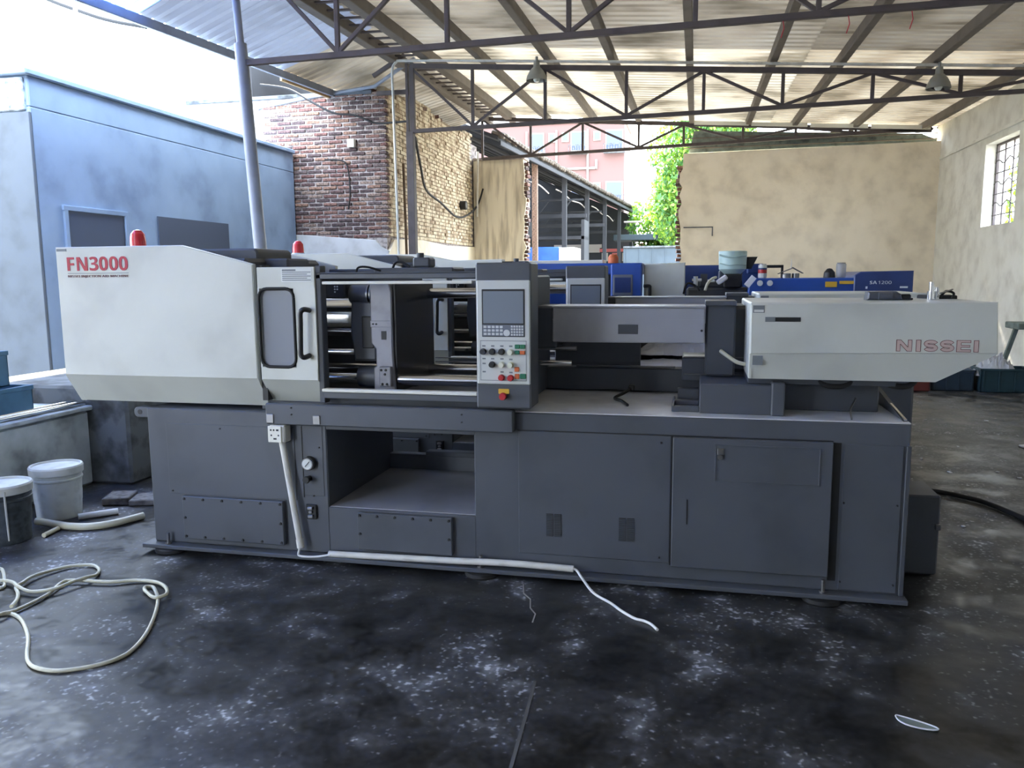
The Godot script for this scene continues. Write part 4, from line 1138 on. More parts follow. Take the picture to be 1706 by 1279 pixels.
	part(cv, "top_skin", MB.new().box(0.25, 1.262, 1.358, 1.37, -0.85, -0.12, 0.003), M.white)
	part(cv, "end_skin", MB.new().box(1.25, 1.268, 1.15, 1.368, -0.85, -0.12, 0.003).box(0.247, 0.262, 1.02, 1.366, -0.85, -0.12, 0.003), M.white)
	part(cv, "slot", MB.new().box(0.315, 0.465, 1.284, 1.304, -0.1005, -0.0985, 0.0), M.black)
	part(cv, "slot_cover", MB.new().box(0.312, 0.355, 1.283, 1.305, -0.100, -0.097, 0.0), M.print_grey)
	var lab := part(cv, "rating_label", MB.new().box(0.258, 0.308, 1.324, 1.357, -0.1005, -0.098, 0.0), M.print_grey)
	part(lab, "label_field", MB.new().box(0.262, 0.304, 1.327, 1.338, -0.099, -0.0972, 0.0), M.label_white)
	part(cv, "sticker", MB.new().box(0.263, 0.307, 1.085, 1.128, -0.112, -0.1035, 0.0), M.print_grey)
	outline_word(cv, -0.0995)
	part(o, "hose", MB.new().tube(smooth([V(0.55, 1.02, -0.22), V(0.6, 0.985, -0.2), V(0.68, 0.985, -0.2), V(0.73, 1.02, -0.22)], 5), 0.012).tube(smooth([V(0.82, 1.03, -0.25), V(0.88, 0.99, -0.22), V(0.96, 0.99, -0.22), V(1.0, 1.03, -0.25)], 5), 0.014), M.rubber)
	part(o, "corner_plate", MB.new().prism_x([Vector2(-0.09, 0.842), Vector2(-0.85, 0.842), Vector2(-0.85, 0.93), Vector2(-0.75, 0.93)], 0.915, 0.935, 0.0), M.grey)
	part(o, "corner_rim", MB.new().bar(V(0.925, 0.85, -0.10), V(0.925, 0.885, -0.45), 0.012, 0.006, 0.001), M.chrome, "bright worn edge")
	part(o, "side_handle", MB.new().tube(smooth([V(0.70, 0.845, -0.1), V(0.70, 0.885, -0.14), V(0.725, 0.91, -0.2), V(0.74, 0.92, -0.25)], 4), 0.004, 6), M.steel)
	return o

func letter_s(w: float, h: float, s: float) -> PackedVector2Array:
	# a broad S as a stroked curve
	var c := PackedVector2Array()
	var r := h / 4.0 - s / 4.0
	var hw := w / 2 - s / 2
	for i in 13:
		var a := lerpf(0.12, PI * 1.5, i / 12.0)
		c.append(Vector2(w / 2 + cos(a) * hw, h - s / 2 - r + sin(a) * r))
	for i in range(1, 13):
		var a := lerpf(PI * 0.5, -PI + 0.12, i / 12.0)
		c.append(Vector2(w / 2 + cos(a) * hw, s / 2 + r + sin(a) * r))
	var l := PackedVector2Array()
	var q := PackedVector2Array()
	for i in c.size():
		var d := (c[mini(i + 1, c.size() - 1)] - c[maxi(i - 1, 0)]).normalized()
		var m := Vector2(-d.y, d.x) * s / 2
		l.append(c[i] + m); q.append(c[i] - m)
	q.reverse()
	l.append_array(q)
	return l

func outline_word(cv: Node, z: float) -> void:
	var h := 0.052
	var s := 0.016
	var at := [0.868, 0.948, 0.979, 1.044, 1.110, 1.178]
	var shapes := [
		P2([0, 0, 0.017, 0, 0.017, 0.031, 0.045, 0, 0.064, 0, 0.064, h, 0.047, h, 0.047, 0.021, 0.019, h, 0, h]),
		P2([0, 0, 0.02, 0, 0.02, h, 0, h]),
		letter_s(0.058, h, s), letter_s(0.058, h, s),
		P2([0, 0, 0.058, 0, 0.058, 0.012, 0.019, 0.012, 0.019, 0.0205, 0.054, 0.0205, 0.054, 0.0315, 0.019, 0.0315, 0.019, 0.04, 0.057, 0.04, 0.057, h, 0, h]),
		P2([0, 0, 0.02, 0, 0.02, h, 0, h])]
	for i in 6:
		var p := PackedVector2Array()
		for a in shapes[i]: p.append(a + Vector2(at[i], 1.156))
		part(cv, "letter_outline", MB.new().prism(p, z - 0.001, z + 0.0008), M.print_dark)
		var ins := Geometry2D.offset_polygon(p, -0.0022)
		for k in ins:
			if k.size() > 2: part(cv, "letter_fill", MB.new().prism(k, z - 0.001, z + 0.0014), M.print_pink)

func build_blue_machine() -> void:
	var o := thing("molding_machine", "blue and white molding machine with a feed hopper, third in the row", "machine", V(-0.5, 0, -4.0))
	part(o, "base", MB.new().box(-3.0, 1.8, 0.06, 0.95, -4.6, -3.5, 0.02), M.grey)
	for x in [-2.8, 1.6]:
		for z in [-3.6, -4.5]:
			part(o, "machine_foot", MB.new().cyl(V(x, 0, z), V(x, 0.065, z), 0.08, -1, 20), M.rubber)
	part(o, "clamp_guard", MB.new().prism(P2([-2.9, 0.9, -1.50, 0.9, -1.50, 1.60, -1.70, 1.605, -1.70, 1.645, -2.17, 1.64, -2.48, 1.70, -2.9, 1.70]), -3.5, -3.4, 0.008), M.white)
	part(o, "guard_grip", MB.new().box(-1.70, -1.46, 1.60, 1.625, -3.42, -3.38, 0.004), M.black)
	var hd := part(o, "blue_hood", MB.new().box(-1.50, -0.45, 1.50, 1.60, -4.4, -3.42, 0.012), M.blue)
	part(hd, "hood_bar", MB.new().box(-1.56, -0.8, 1.60, 1.63, -3.7, -3.45, 0.004), M.cream)
	part(hd, "beam", MB.new().box(-1.46, -0.9, 1.24, 1.33, -3.7, -3.5, 0.006), M.blue)
	part(hd, "mirror_strip", MB.new().box(-1.4, -1.02, 1.41, 1.44, -3.5, -3.44, 0.003), M.label_white)
	part(hd, "rear_plate", MB.new().box(-1.50, -0.75, 0.95, 1.5, -4.4, -4.3, 0.006), M.grey_dark)
	var be := part(o, "beacon", MB.new().lathe([Vector2(0, 0), Vector2(0.045, 0), Vector2(0.045, 0.05), Vector2(0.03, 0.075), Vector2(0, 0.08)], V(-0.71, 1.60, -3.45), 18), M.orange, "round orange red lamp")
	var cp := part(o, "control_panel", MB.new().box(-0.72, -0.45, 1.0, 1.595, -3.42, -3.34, 0.012), M.blue)
	part(cp, "screen_frame", MB.new().box(-0.70, -0.53, 1.32, 1.50, -3.345, -3.33, 0.006), M.bluegrey)
	part(cp, "screen", MB.new().box(-0.685, -0.545, 1.345, 1.475, -3.332, -3.327, 0.002), M.navy)
	var kp := MB.new()
	for i in 24: kp.box(-0.69 + (i % 6) * 0.027, -0.672 + (i % 6) * 0.027, 1.2 + (i / 6) * 0.024, 1.216 + (i / 6) * 0.024, -3.342, -3.335, 0.002)
	part(cp, "keypad", kp, M.key)
	part(o, "sliding_guard", MB.new().prism(P2([-0.44, 0.95, -0.09, 0.95, -0.09, 1.60, -0.44, 1.59]), -3.5, -3.42, 0.008), M.white)
	part(o, "guard_handle", MB.new().tube(smooth([V(-0.44, 1.40, -3.38), V(-0.39, 1.40, -3.38), V(-0.385, 1.38, -3.38), V(-0.385, 1.25, -3.38)], 4), 0.014), M.black)
	# injection unit
	part(o, "barrel_guard", MB.new().box(-0.08, 0.45, 0.98, 1.38, -4.1, -3.6, 0.02), M.grey_dark)
	part(o, "blue_back_panel", MB.new().box(-0.12, 0.60, 1.2, 1.585, -4.5, -4.4, 0.01), M.navy)
	var bz := part(o, "heater_clutter", MB.new().box(-0.02, 0.40, 1.38, 1.44, -3.95, -3.65, 0.01).box(0.04, 0.1, 1.40, 1.50, -3.62, -3.58).box(0.2, 0.40, 1.42, 1.53, -3.9, -3.7, 0.01), M.grey_dark)
	part(bz, "valve", MB.new().cyl(V(0.0, 1.40, -3.5), V(0.0, 1.48, -3.5), 0.02, -1, 10).cyl(V(-0.03, 1.45, -3.5), V(0.05, 1.45, -3.5), 0.012, -1, 10).cyl(V(0.1, 1.44, -3.5), V(0.16, 1.44, -3.5), 0.012, -1, 10), M.label_white)
	part(bz, "air_hose", MB.new().tube(smooth([V(0.08, 1.36, -3.35), V(0.10, 1.42, -3.38), V(0.14, 1.46, -3.42), V(0.17, 1.47, -3.5)], 4), 0.012), M.hose)
	part(bz, "valve_head", MB.new().obox(V(0.22, 1.45, -3.45), V(0.1, 0.045, 0.05), V(0, 0, 35), 0.01), M.plastic_sheet)
	part(bz, "hose", MB.new().tube(smooth([V(-0.1, 1.33, -3.42), V(-0.07, 1.42, -3.42), V(0.0, 1.40, -3.44), V(0.03, 1.36, -3.42)], 4), 0.009), M.rubber)
	var hp := part(o, "hopper", MB.new().lathe([Vector2(0.0, 0.0), Vector2(0.06, 0.0), Vector2(0.115, 0.05), Vector2(0.12, 0.2), Vector2(0.115, 0.205), Vector2(0.0, 0.20)], V(0.31, 1.49, -3.6), 20), M.hopper, "hopper wrapped in pale green cloth")
	part(hp, "wrap_fold", MB.new().tube(smooth([V(0.195, 1.66, -3.5), V(0.25, 1.645, -3.485), V(0.31, 1.64, -3.478), V(0.38, 1.65, -3.487), V(0.42, 1.655, -3.55)], 4), 0.007).tube(smooth([V(0.2, 1.59, -3.5), V(0.27, 1.575, -3.485), V(0.34, 1.58, -3.48), V(0.42, 1.575, -3.54)], 4), 0.005), M.hopper)
	part(hp, "hopper_throat", MB.new().box(0.24, 0.38, 1.38, 1.50, -3.68, -3.52, 0.01), M.black)
	part(o, "hopper_flap", MB.new().prism(P2([0.41, 1.54, 0.47, 1.54, 0.52, 1.645, 0.43, 1.645]), -3.66, -3.62, 0.004), M.black)
	var cv := part(o, "injection_cover", MB.new().prism(P2([0.42, 1.2, 1.28, 1.2, 1.28, 1.46, 0.50, 1.46, 0.44, 1.39]), -4.2, -3.42, 0.01), M.blue)
	for x in [0.53, 0.61]:
		part(cv, "round_badge", MB.new().cyl(V(x, 1.42, -3.42), V(x, 1.42, -3.41), 0.024, -1, 20).cyl(V(x, 1.42, -3.41), V(x, 1.42, -3.407), 0.016, -1, 20), M.label_white)
	part(cv, "pale_flap", MB.new().obox(V(0.45, 1.435, -3.405), V(0.05, 0.10, 0.006), V(0, 0, -38), 0.002), M.plastic_sheet)
	part(cv, "sticker", MB.new().box(1.05, 1.14, 1.385, 1.43, -3.415, -3.408, 0.0).box(1.16, 1.27, 1.41, 1.435, -3.415, -3.408, 0.0), M.yellow)
	part(cv, "blue_window", MB.new().box(0.46, 0.60, 1.50, 1.59, -4.1, -4.0, 0.008), M.navy)
	var ec := part(o, "end_cover", MB.new().prism(P2([1.27, 1.2, 1.72, 1.2, 1.72, 1.515, 1.32, 1.51, 1.27, 1.48]), -4.2, -3.40, 0.008), M.navy)
	text(ec, "lettering", "SA", 1.39, 1.445, 1.408, 1.434, -3.3985, M.white_text)
	text(ec, "lettering", "1200", 1.455, 1.555, 1.408, 1.434, -3.3985, M.white_text, false)
	part(ec, "small_emblem", MB.new().box(1.36, 1.375, 1.37, 1.39, -3.4005, -3.3985, 0.0).box(1.62, 1.68, 1.375, 1.39, -3.4005, -3.3985, 0.0), M.white_text)
	# things standing on the blue machine
	can("drink_can", "red and white drink can on the blue machine beside the hopper", V(0.555, 1.461, -3.52), 0.036, 0.12, true)
	can("glass_jar", "empty glass jar on the blue machine near its end cover", V(1.19, 1.461, -3.55), 0.04, 0.125, false)
	solo("black_bracket", "dark angled bracket on the blue machine behind the cans", "bracket", MB.new().box(0.60, 0.76, 1.55, 1.575, -3.9, -3.86).box(0.74, 0.76, 1.461, 1.575, -3.9, -3.86), M.black)
	var st := thing("small_stand", "small round tin under a folded card with a white stick", "tin", V(0.78, 1.461, -3.55))
	part(st, "tin", MB.new().cyl(V(0.75, 1.461, -3.55), V(0.75, 1.50, -3.55), 0.04, -1, 18).cyl(V(0.83, 1.461, -3.57), V(0.83, 1.50, -3.57), 0.03, -1, 18), M.steel)
	part(st, "card", MB.new().obox(V(0.74, 1.52, -3.53), V(0.12, 0.006, 0.09), V(0, 0, 22), 0.001).obox(V(0.84, 1.525, -3.53), V(0.1, 0.006, 0.09), V(0, 0, -30), 0.001), M.wood_grey)
	part(st, "stick", MB.new().cyl(V(0.785, 1.53, -3.53), V(0.79, 1.62, -3.53), 0.005, 0.002, 8), M.cord_white)
	solo("gear_lump", "dark knobbly part lying left of the glass jar", "part", MB.new().lathe([Vector2(0, 0), Vector2(0.05, 0), Vector2(0.045, 0.045), Vector2(0.02, 0.075), Vector2(0, 0.08)], V(1.10, 1.461, -3.56), 9), M.black)

func can(called: String, label: String, at: Vector3, r: float, h: float, printed: bool) -> void:
	var o := thing(called, label, "can" if printed else "jar", at)
	part(o, "body", MB.new().lathe([Vector2(0, 0), Vector2(r * 0.8, 0), Vector2(r, h * 0.07), Vector2(r, h * 0.88), Vector2(r * 0.82, h * 0.97), Vector2(0, h * 0.97)], at, 24), M.label_white if printed else M.glass_milky)
	part(o, "rim", MB.new().cyl(at + V(0, h * 0.96, 0), at + V(0, h, 0), r * 0.84, -1, 24), M.steel if printed else M.wood_grey)
	if printed:
		part(o, "print_band", MB.new().cyl(at + V(0, h * 0.35, 0), at + V(0, h * 0.6, 0), r * 1.01, -1, 24, false), M.red)
		part(o, "print_patch", MB.new().cyl(at + V(0, h * 0.6, 0), at + V(0, h * 0.72, 0), r * 1.012, -1, 24, false), M.navy)

# ---------------------------------------------------------------- loose things on and around the front machine
func build_on_machine() -> void:
	var ob := thing("outlet_box", "white surface outlet box on the grey machine base with a leaning conduit", "outlet", V(-2.05, 0.09, -0.03))
	var bx := part(ob, "box", MB.new().box(-2.135, -2.045, 0.652, 0.742, -0.056, 0.012, 0.006), M.pvc)
	part(bx, "cover", MB.new().box(-2.137, -2.06, 0.654, 0.74, 0.012, 0.02, 0.004), M.cream)
	part(bx, "socket_slot", MB.new().box(-2.122, -2.115, 0.715, 0.724, 0.019, 0.0215, 0.0).box(-2.105, -2.098, 0.715, 0.724, 0.019, 0.0215, 0.0).box(-2.088, -2.075, 0.715, 0.724, 0.019, 0.0215, 0.0).box(-2.12, -2.113, 0.688, 0.696, 0.019, 0.0215, 0.0).box(-2.08, -2.073, 0.688, 0.696, 0.019, 0.0215, 0.0).box(-2.105, -2.088, 0.67, 0.678, 0.019, 0.0215, 0.0), M.black)
	part(ob, "conduit", MB.new().cyl(V(-2.08, 0.655, -0.02), V(-1.995, 0.10, -0.01), 0.0165, -1, 14), M.pvc)
	part(ob, "conduit_collar", MB.new().cyl(V(-2.0, 0.135, -0.0105), V(-1.994, 0.09, -0.0095), 0.019, -1, 14), M.pvc)
	solo("white_cable", "short white cord looping from the conduit end to the white pipe", "cord", MB.new().tube(smooth([V(-1.995, 0.10, -0.01), V(-2.0, 0.075, 0.0), V(-2.0, 0.052, 0.004), V(-1.96, 0.048, 0.006), V(-1.9, 0.05, 0.0), V(-1.83, 0.062, -0.01)], 6), 0.006), M.cord_white)
	solo("white_pipe", "long white plastic pipe lying along the machine base flange", "pipe", MB.new().tube(smooth([V(-1.84, 0.0625, -0.022), V(-1.2, 0.074, -0.022), V(-0.87, 0.083, -0.022), V(-0.55, 0.078, -0.022)], 8), 0.0165, 12), M.pvc)
	solo("white_cable", "white cord running from the pipe end down onto the dark floor", "cord", MB.new().tube(smooth([V(-0.62, 0.077, -0.022), V(-0.545, 0.078, -0.022), V(-0.505, 0.055, 0.02), V(-0.46, 0.02, 0.065), V(-0.419, 0.007, 0.110), V(-0.345, 0.007, 0.188), V(-0.289, 0.007, 0.265), V(-0.228, 0.007, 0.330), V(-0.188, 0.007, 0.347), V(-0.153, 0.007, 0.377), V(-0.125, 0.007, 0.426)], 5), 0.0065), M.cord_white)
	# on top of the white injection cover
	var tl := thing("air_gun", "dark grey tool body with a black nozzle on the white injection cover", "tool", V(0.86, 1.3705, -0.45))
	part(tl, "body", MB.new().prism(P2([0.80, 1.371, 0.96, 1.371, 0.95, 1.40, 0.93, 1.412, 0.805, 1.410]), -0.5, -0.42, 0.008).cyl(V(0.85, 1.39, -0.415), V(0.91, 1.39, -0.415), 0.018, -1, 12), M.grey)
	part(tl, "nozzle", MB.new().box(0.955, 1.0, 1.371, 1.398, -0.48, -0.44, 0.006).box(0.99, 1.01, 1.371, 1.38, -0.475, -0.445, 0.003), M.black)
	var vt := thing("valve_fitting", "shiny metal valve fitting with a lever near the right end of the cover", "fitting", V(1.10, 1.3705, -0.5))
	part(vt, "stem", MB.new().cyl(V(1.10, 1.371, -0.5), V(1.10, 1.41, -0.5), 0.017, -1, 14).cyl(V(1.10, 1.41, -0.5), V(1.10, 1.455, -0.5), 0.011, -1, 12).cyl(V(1.13, 1.371, -0.52), V(1.13, 1.43, -0.52), 0.012, -1, 12), M.chrome)
	part(vt, "lever", MB.new().bar(V(1.13, 1.40, -0.48), V(1.19, 1.42, -0.48), 0.014, 0.006), M.steel)
	part(vt, "hose_loop", MB.new().tube(smooth([V(1.14, 1.38, -0.5), V(1.17, 1.41, -0.52), V(1.21, 1.40, -0.54), V(1.21, 1.376, -0.56)], 4), 0.006), M.rubber)
	solo("rubber_mat", "flat black rubber piece at the right end of the white cover", "mat", MB.new().prism_y([Vector2(1.10, -0.75), Vector2(1.25, -0.75), Vector2(1.25, -0.62), Vector2(1.14, -0.6)], 1.3702, 1.388, 0.004), M.rubber)
	# plastic sheets lying on the second machine
	crumple("plastic_sheet", "crumpled clear plastic bag on the second machine's deck behind the barrel cover", V(-0.06, 0.93, -2.35), 0.34, 0.30, 0.14, 5)
	crumple("paper_sheet", "flat white paper sheets on the second machine's deck behind the guide rail", V(-0.12, 0.872, -2.05), 0.36, 0.20, 0.03, 6)

func crumple(called: String, label: String, c: Vector3, hx: float, hz: float, hy: float, seed_: int, m: Material = null) -> void:
	var g := FastNoiseLite.new()
	g.seed = seed_; g.frequency = 5.0; g.fractal_octaves = 3
	var n := 22
	var mb := MB.new()
	var f := func(i: int, j: int) -> Vector3:
		var u := (i / float(n)) * 2 - 1
		var w := (j / float(n)) * 2 - 1
		var e := (1.0 - pow(absf(u), 2.5)) * (1.0 - pow(absf(w), 2.5))
		return c + V(u * hx * (1.0 + 0.12 * g.get_noise_2d(w * 2, 3.0)), hy * e * (0.55 + 0.9 * absf(g.get_noise_2d(u, w * 0.8))) + 0.004, w * hz * (1.0 + 0.12 * g.get_noise_2d(u * 2, 7.0)))
	for i in n:
		for j in n:
			mb.q(f.call(i, j + 1), f.call(i + 1, j + 1), f.call(i + 1, j), f.call(i, j))
			mb.q(f.call(i, j) - V(0, 0.004, 0), f.call(i + 1, j) - V(0, 0.004, 0), f.call(i + 1, j + 1) - V(0, 0.004, 0), f.call(i, j + 1) - V(0, 0.004, 0))
	solo(called, label, "plastic bag" if called != "paper_sheet" else "paper", mb, m if m else M.plastic_sheet)

func pail(called: String, label: String, at: Vector3, r: float, h: float, body: Material) -> void:
	var o := thing(called, label, "bucket", at, "paint pails by the low wall")
	part(o, "body", MB.new().lathe([Vector2(0, 0), Vector2(r * 0.84, 0), Vector2(r * 0.86, 0.01), Vector2(r * 0.95, h * 0.72), Vector2(r * 0.985, h * 0.73), Vector2(r * 0.99, h * 0.76), Vector2(r * 0.96, h * 0.77), Vector2(r * 0.98, h * 0.9)], at, 36), body)
	part(o, "lid", MB.new().lathe([Vector2(r * 0.98, h * 0.84), Vector2(r * 1.03, h * 0.85), Vector2(r * 1.04, h * 0.97), Vector2(r * 1.0, h), Vector2(r * 0.94, h), Vector2(r * 0.92, h * 0.965), Vector2(0, h * 0.955)], at, 36), M.pail_lid)
	part(o, "label_patch", MB.new().cyl(at + V(0, h * 0.3, 0), at + V(0, h * 0.5, 0), r * 0.905, r * 0.93, 36, false), M.pail if body != M.pail_dark else M.pail_dark)

func build_floor_things() -> void:
	pail("paint_pail", "nearer dark bodied pail with a white lid at the left edge", V(-3.86, 0, -0.02), 0.15, 0.345, M.pail_dark)
	pail("paint_pail", "grey white lidded pail standing behind the dark one by the low wall", V(-3.93, 0, -0.50), 0.15, 0.335, M.pail)
	part(get_node("paint_pail"), "paint_drip", MB.new().tube([V(-3.745, 0.32, 0.082), V(-3.75, 0.2, 0.075), V(-3.762, 0.03, 0.06)], 0.006, 6), M.pail_lid)
	solo("hose_piece", "cut length of thick cream hose curving on the floor before the pails", "hose", MB.new().tube(smooth([V(-3.88, 0.04, -0.26), V(-3.78, 0.03, -0.265), V(-3.65, 0.023, -0.26), V(-3.52, 0.023, -0.28), V(-3.42, 0.023, -0.373), V(-3.35, 0.023, -0.54)], 6), 0.022, 12), M.hose)
	solo("hose_piece", "short pale pipe offcut lying behind the curved cream hose", "hose", MB.new().cyl(V(-3.74, 0.021, -0.44), V(-3.58, 0.021, -0.60), 0.02, -1, 12), M.pvc)
	solo("hose_piece", "thin dull pipe offcut on the floor at the pail's foot", "hose", MB.new().cyl(V(-3.68, 0.015, -0.10), V(-3.70, 0.015, -0.23), 0.014, -1, 10), M.hose)
	solo("board", "short grey board on the floor at the foot of the dark block, left one", "board", MB.new().obox(V(-3.77, 0.026, -0.86), V(0.17, 0.05, 0.2), V(0, 20, 0), 0.006), M.wood_grey)
	solo("board", "longer grey board on the floor reaching under the machine's left end", "board", MB.new().obox(V(-3.47, 0.021, -0.93), V(0.42, 0.04, 0.2), V(0, 20, 0), 0.006), M.wood_grey)
	# coiled cream cable
	var y := 0.0085
	var p1 := [V(-3.029, y, 0.906), V(-3.012, y, 0.874), V(-2.971, y, 0.857), V(-2.886, y, 0.893), V(-2.785, y, 0.969), V(-2.689, y, 1.056), V(-2.591, y, 1.164), V(-2.522, y, 1.229), V(-2.460, y, 1.261), V(-2.381, y, 1.270), V(-2.315, y, 1.250), V(-2.250, y, 1.204), V(-2.203, y, 1.142), V(-2.191, y, 1.058), V(-2.234, y, 0.915), V(-2.324, y, 0.734), V(-2.418, y, 0.585), V(-2.496, y, 0.496), V(-2.549, y, 0.448)]
	var p2 := [V(-2.575, 0.012, 0.462), V(-2.555, 0.016, 0.499), V(-2.507, 0.016, 0.537), V(-2.435, 0.02, 0.585), V(-2.405, 0.02, 0.548), V(-2.435, 0.02, 0.493), V(-2.507, 0.016, 0.429), V(-2.585, 0.012, 0.394), V(-2.678, 0.012, 0.398), V(-2.794, 0.016, 0.452), V(-2.971, 0.018, 0.474), V(-3.006, 0.02, 0.516), V(-2.978, 0.012, 0.626), V(-2.969, 0.012, 0.746), V(-2.975, 0.014, 0.844), V(-2.985, 0.024, 0.905), V(-3.01, 0.012, 0.947)]
	var p3 := [V(-2.996, 0.028, 0.828), V(-3.040, 0.026, 0.751), V(-3.111, 0.02, 0.673), V(-3.186, 0.02, 0.606), V(-3.20, 0.02, 0.549), V(-3.215, 0.02, 0.48), V(-3.204, 0.016, 0.400), V(-3.155, 0.012, 0.297), V(-3.056, 0.012, 0.258), V(-2.971, 0.012, 0.303), V(-2.926, 0.014, 0.379), V(-2.918, 0.03, 0.452), V(-2.941, 0.03, 0.509), V(-2.970, 0.026, 0.605), V(-3.065, 0.02, 0.644), V(-3.156, 0.03, 0.624), V(-3.218, 0.03, 0.587), V(-3.298, 0.02, 0.552), V(-3.376, 0.012, 0.547)]
	var o := thing("cable_coil", "loosely coiled cream cable on the floor at lower left", "cable", V(-2.9, 0, 0.75))
	part(o, "loop", MB.new().tube(smooth(p1 + p2, 6), 0.0085, 8), M.hose)
	part(o, "loop", MB.new().tube(smooth(p3, 6), 0.0085, 8), M.hose)
	part(o, "loop", MB.new().tube(smooth([V(-3.40, y, 0.66), V(-3.306, y, 0.635), V(-3.268, y, 0.600), V(-3.342, y, 0.519), V(-3.437, y, 0.430), V(-3.50, y, 0.391), V(-3.60, y, 0.40)], 6), 0.0085, 8), M.hose)
	# leaf shaped scrap of film
	var lf := thing("film_scrap", "leaf shaped scrap of clear film on the floor at lower right", "scrap", V(0.745, 0, 0.965))
	var pts := PackedVector2Array()
	for i in 20:
		var a := TAU * i / 20.0
		pts.append(Vector2(0.745 + cos(a) * 0.06 + 0.012 * cos(2 * a), -0.965 + sin(a) * 0.026 - cos(a) * 0.026))
	var ring := []
	for q in pts: ring.append(V(q.x, 0.005, -q.y))
	ring.append(ring[0])
	part(lf, "film", MB.new().prism_y(ring.map(func(v): return Vector2(v.x, v.z)).slice(0, 20), 0.001, 0.003), M.film)
	part(lf, "rim", MB.new().tube(ring, 0.0025, 6), M.bag)

func build_right_things() -> void:
	var eb := thing("electric_box", "grey electrical box standing behind the right end of the machine", "box", V(1.12, 0, -0.5))
	part(eb, "body", MB.new().box(0.985, 1.19, 0.02, 0.42, -0.75, -0.45, 0.008), M.grey_dark)
	part(eb, "hasp", MB.new().box(1.17, 1.195, 0.25, 0.28, -0.455, -0.44, 0.003), M.steel)
	part(eb, "foot", MB.new().box(1.0, 1.18, 0.0, 0.022, -0.73, -0.5, 0.003), M.black)
	solo("power_cable", "thick black power cable crossing the floor at the right edge", "cable", MB.new().tube(smooth([V(0.93, 0.60, -0.85), V(1.05, 0.45, -1.3), V(1.2, 0.15, -1.8), V(1.4, 0.03, -2.15), V(1.635, 0.018, -2.127), V(1.756, 0.018, -2.03), V(1.862, 0.018, -1.9), V(1.974, 0.018, -1.57), V(2.1, 0.018, -1.1)], 6), 0.016), M.rubber)
	crate("crate", "dark teal crate with white bags inside by the right wall", V(3.82, 0, -7.55), V(0.60, 0.3, 0.4), M.crate_teal)
	crate("crate", "dark blue crate beside the teal one, partly behind the white cover", V(3.22, 0, -7.62), V(0.5, 0.27, 0.4), M.crate_slate)
	crumple("plastic_bag", "heap of white plastic bags piled in the teal crate", V(3.74, 0.2, -7.55), 0.25, 0.16, 0.27, 8, M.bag)
	solo("red_box", "flat dull red box on the floor left of the blue crate", "box", MB.new().box(2.62, 2.93, 0.0, 0.14, -7.6, -7.3, 0.015).box(2.64, 2.91, 0.14, 0.155, -7.58, -7.32, 0.004), M.red_dull)
	var gs := thing("green_stand", "dark green metal stand by the right wall", "stand", V(4.05, 0, -7.4))
	part(gs, "leg", MB.new().bar(V(3.86, 0.0, -7.9), V(4.02, 0.8, -7.75), 0.05, 0.05), M.net)
	part(gs, "leg", MB.new().bar(V(4.3, 0.0, -7.7), V(4.2, 0.8, -7.7), 0.05, 0.05), M.net)
	part(gs, "top", MB.new().box(3.95, 4.4, 0.78, 0.86, -7.95, -7.5, 0.01), M.net)
	solo("floor_scrap", "pale curled scrap on the floor at the far right edge", "scrap", MB.new().obox(V(2.86, 0.012, -3.9), V(0.2, 0.02, 0.08), V(0, 20, 3), 0.006), M.plastic_sheet)
	for i in 26:
		var x := rng.randf_range(1.3, 3.2); var z := rng.randf_range(-5.5, 0.6)
		solo("litter", "small white chip of litter on the floor right of the machines", "litter", MB.new().obox(V(x, 0.004, z), V(rng.randf_range(0.015, 0.05), 0.006, rng.randf_range(0.01, 0.03)), V(0, rng.randf_range(0, 180), 0), 0.001), M.bag, "litter chips on the right hand floor")

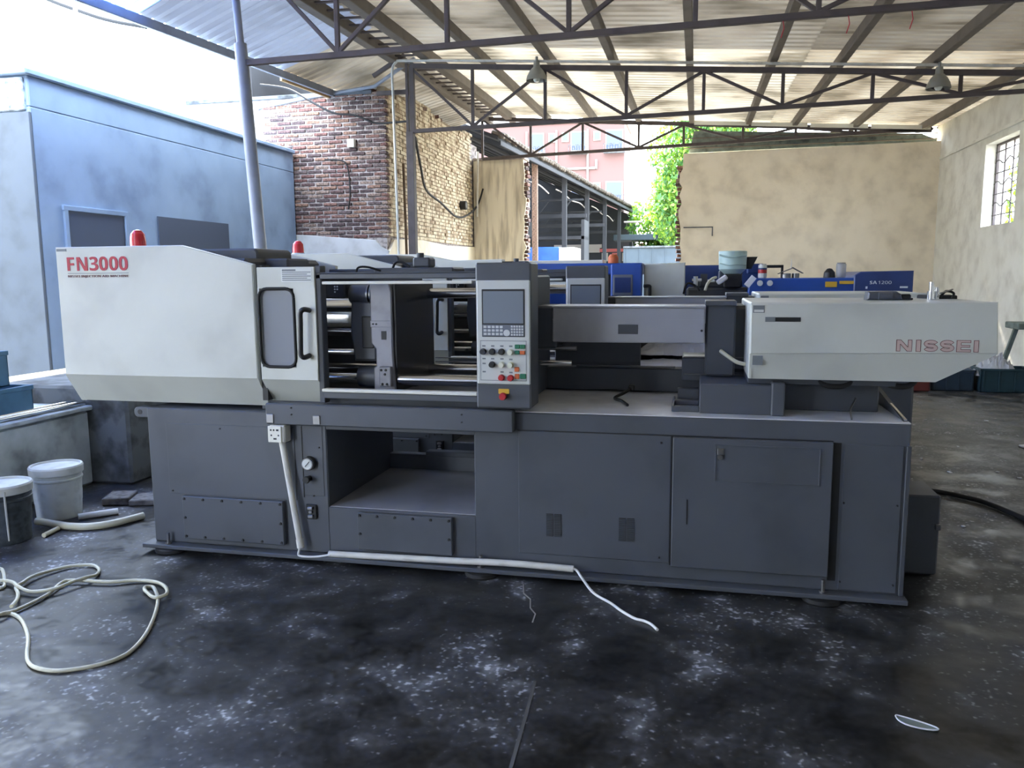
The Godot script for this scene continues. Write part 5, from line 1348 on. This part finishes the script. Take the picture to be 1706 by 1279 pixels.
func build_overhead() -> void:
	# columns
	solo("steel_column", "pale blue grey round steel column left of the brick building", "column", MB.new().cyl(V(-3.88, 0, -3.2), V(-4.08, 3.6, -3.2), 0.062, 0.056, 20).cyl(V(-4.08, 3.6, -3.2), V(-4.14, 4.6, -3.2), 0.035, -1, 14), M.column_pale)
	var c := thing("steel_column", "dark rusty steel column in front of the whitewashed brick wall", "column", V(-4.17, 0, -8.0))
	part(c, "shaft", MB.new().box(-4.24, -4.13, 0, 3.62, -8.06, -7.95, 0.004), M.rust_steel)
	part(c, "upper_shaft", MB.new().box(-4.24, -4.20, 3.6, 4.6, -8.04, -7.97).box(-4.15, -4.11, 3.6, 4.6, -8.04, -7.97), M.rust_steel)
	part(c, "bracket", MB.new().bar(V(-4.7, 4.2, -8.0), V(-4.2, 4.2, -8.0), 0.05, 0.06).bar(V(-4.75, 4.45, -8.0), V(-4.25, 4.72, -8.0), 0.05, 0.06), M.rust_steel)
	part(c, "base_plate", MB.new().box(-4.32, -4.05, 0, 0.015, -8.14, -7.87), M.rust_steel)
	# white conduit
	var y0 := 4.60
	solo("conduit", "white conduit rising at the brick corner and running along the middle truss", "pipe", MB.new().tube(smooth([V(-4.38, 0.6, -7.93), V(-4.40, 2.5, -7.93), V(-4.42, 4.2, -7.93), V(-4.42, 4.50, -7.93), V(-4.36, 4.61, -7.93), V(-4.25, 4.625, -7.93), V(-3.2, 4.56, -7.93), V(-1.0, 4.405, -7.93), V(1.0, 4.26, -7.93), V(2.9, 4.125, -7.93), V(4.4, 4.02, -7.93)], 8), 0.02), M.pvc)
	lamp("pendant_lamp", "left grey bell lamp hanging from the middle truss", V(-2.25, 4.50, -7.88))
	lamp("pendant_lamp", "right grey bell lamp hanging from the middle truss near the right wall", V(2.96, 4.10, -7.88))
	for i in 3:
		var x: float = [0.62, 1.1, 1.55][i]
		solo("red_string", ["red string hanging from the nearest truss, left one", "red string hanging from the nearest truss, middle one", "red string hanging from the nearest truss, right one"][i], "string", MB.new().tube([V(x, 3.46, -3.2), V(x + 0.01, 3.40, -3.2), V(x - 0.01, 3.33, -3.2)], 0.004, 5), M.print_red, "strings on the nearest truss")

func lamp(called: String, label: String, at: Vector3) -> void:
	var o := thing(called, label, "lamp", at, "bell lamps on the middle truss")
	part(o, "cap", MB.new().cyl(at + V(0, -0.11, 0), at + V(0, -0.02, 0), 0.05, 0.042, 20).cyl(at + V(0, -0.02, 0), at + V(0, 0.04, 0), 0.02, -1, 12), M.lamp_shade)
	part(o, "shade", MB.new().lathe([Vector2(0.143, -0.285), Vector2(0.15, -0.285), Vector2(0.135, -0.22), Vector2(0.10, -0.155), Vector2(0.06, -0.11), Vector2(0.055, -0.11), Vector2(0.095, -0.16), Vector2(0.13, -0.225), Vector2(0.143, -0.285)], at, 32), M.lamp_shade)
	part(o, "bulb", MB.new().lathe([Vector2(0, -0.31), Vector2(0.03, -0.302), Vector2(0.05, -0.27), Vector2(0.045, -0.23), Vector2(0.025, -0.18), Vector2(0.02, -0.12), Vector2(0, -0.115)], at, 20), M.lamp_glass, "unlit white bulb")
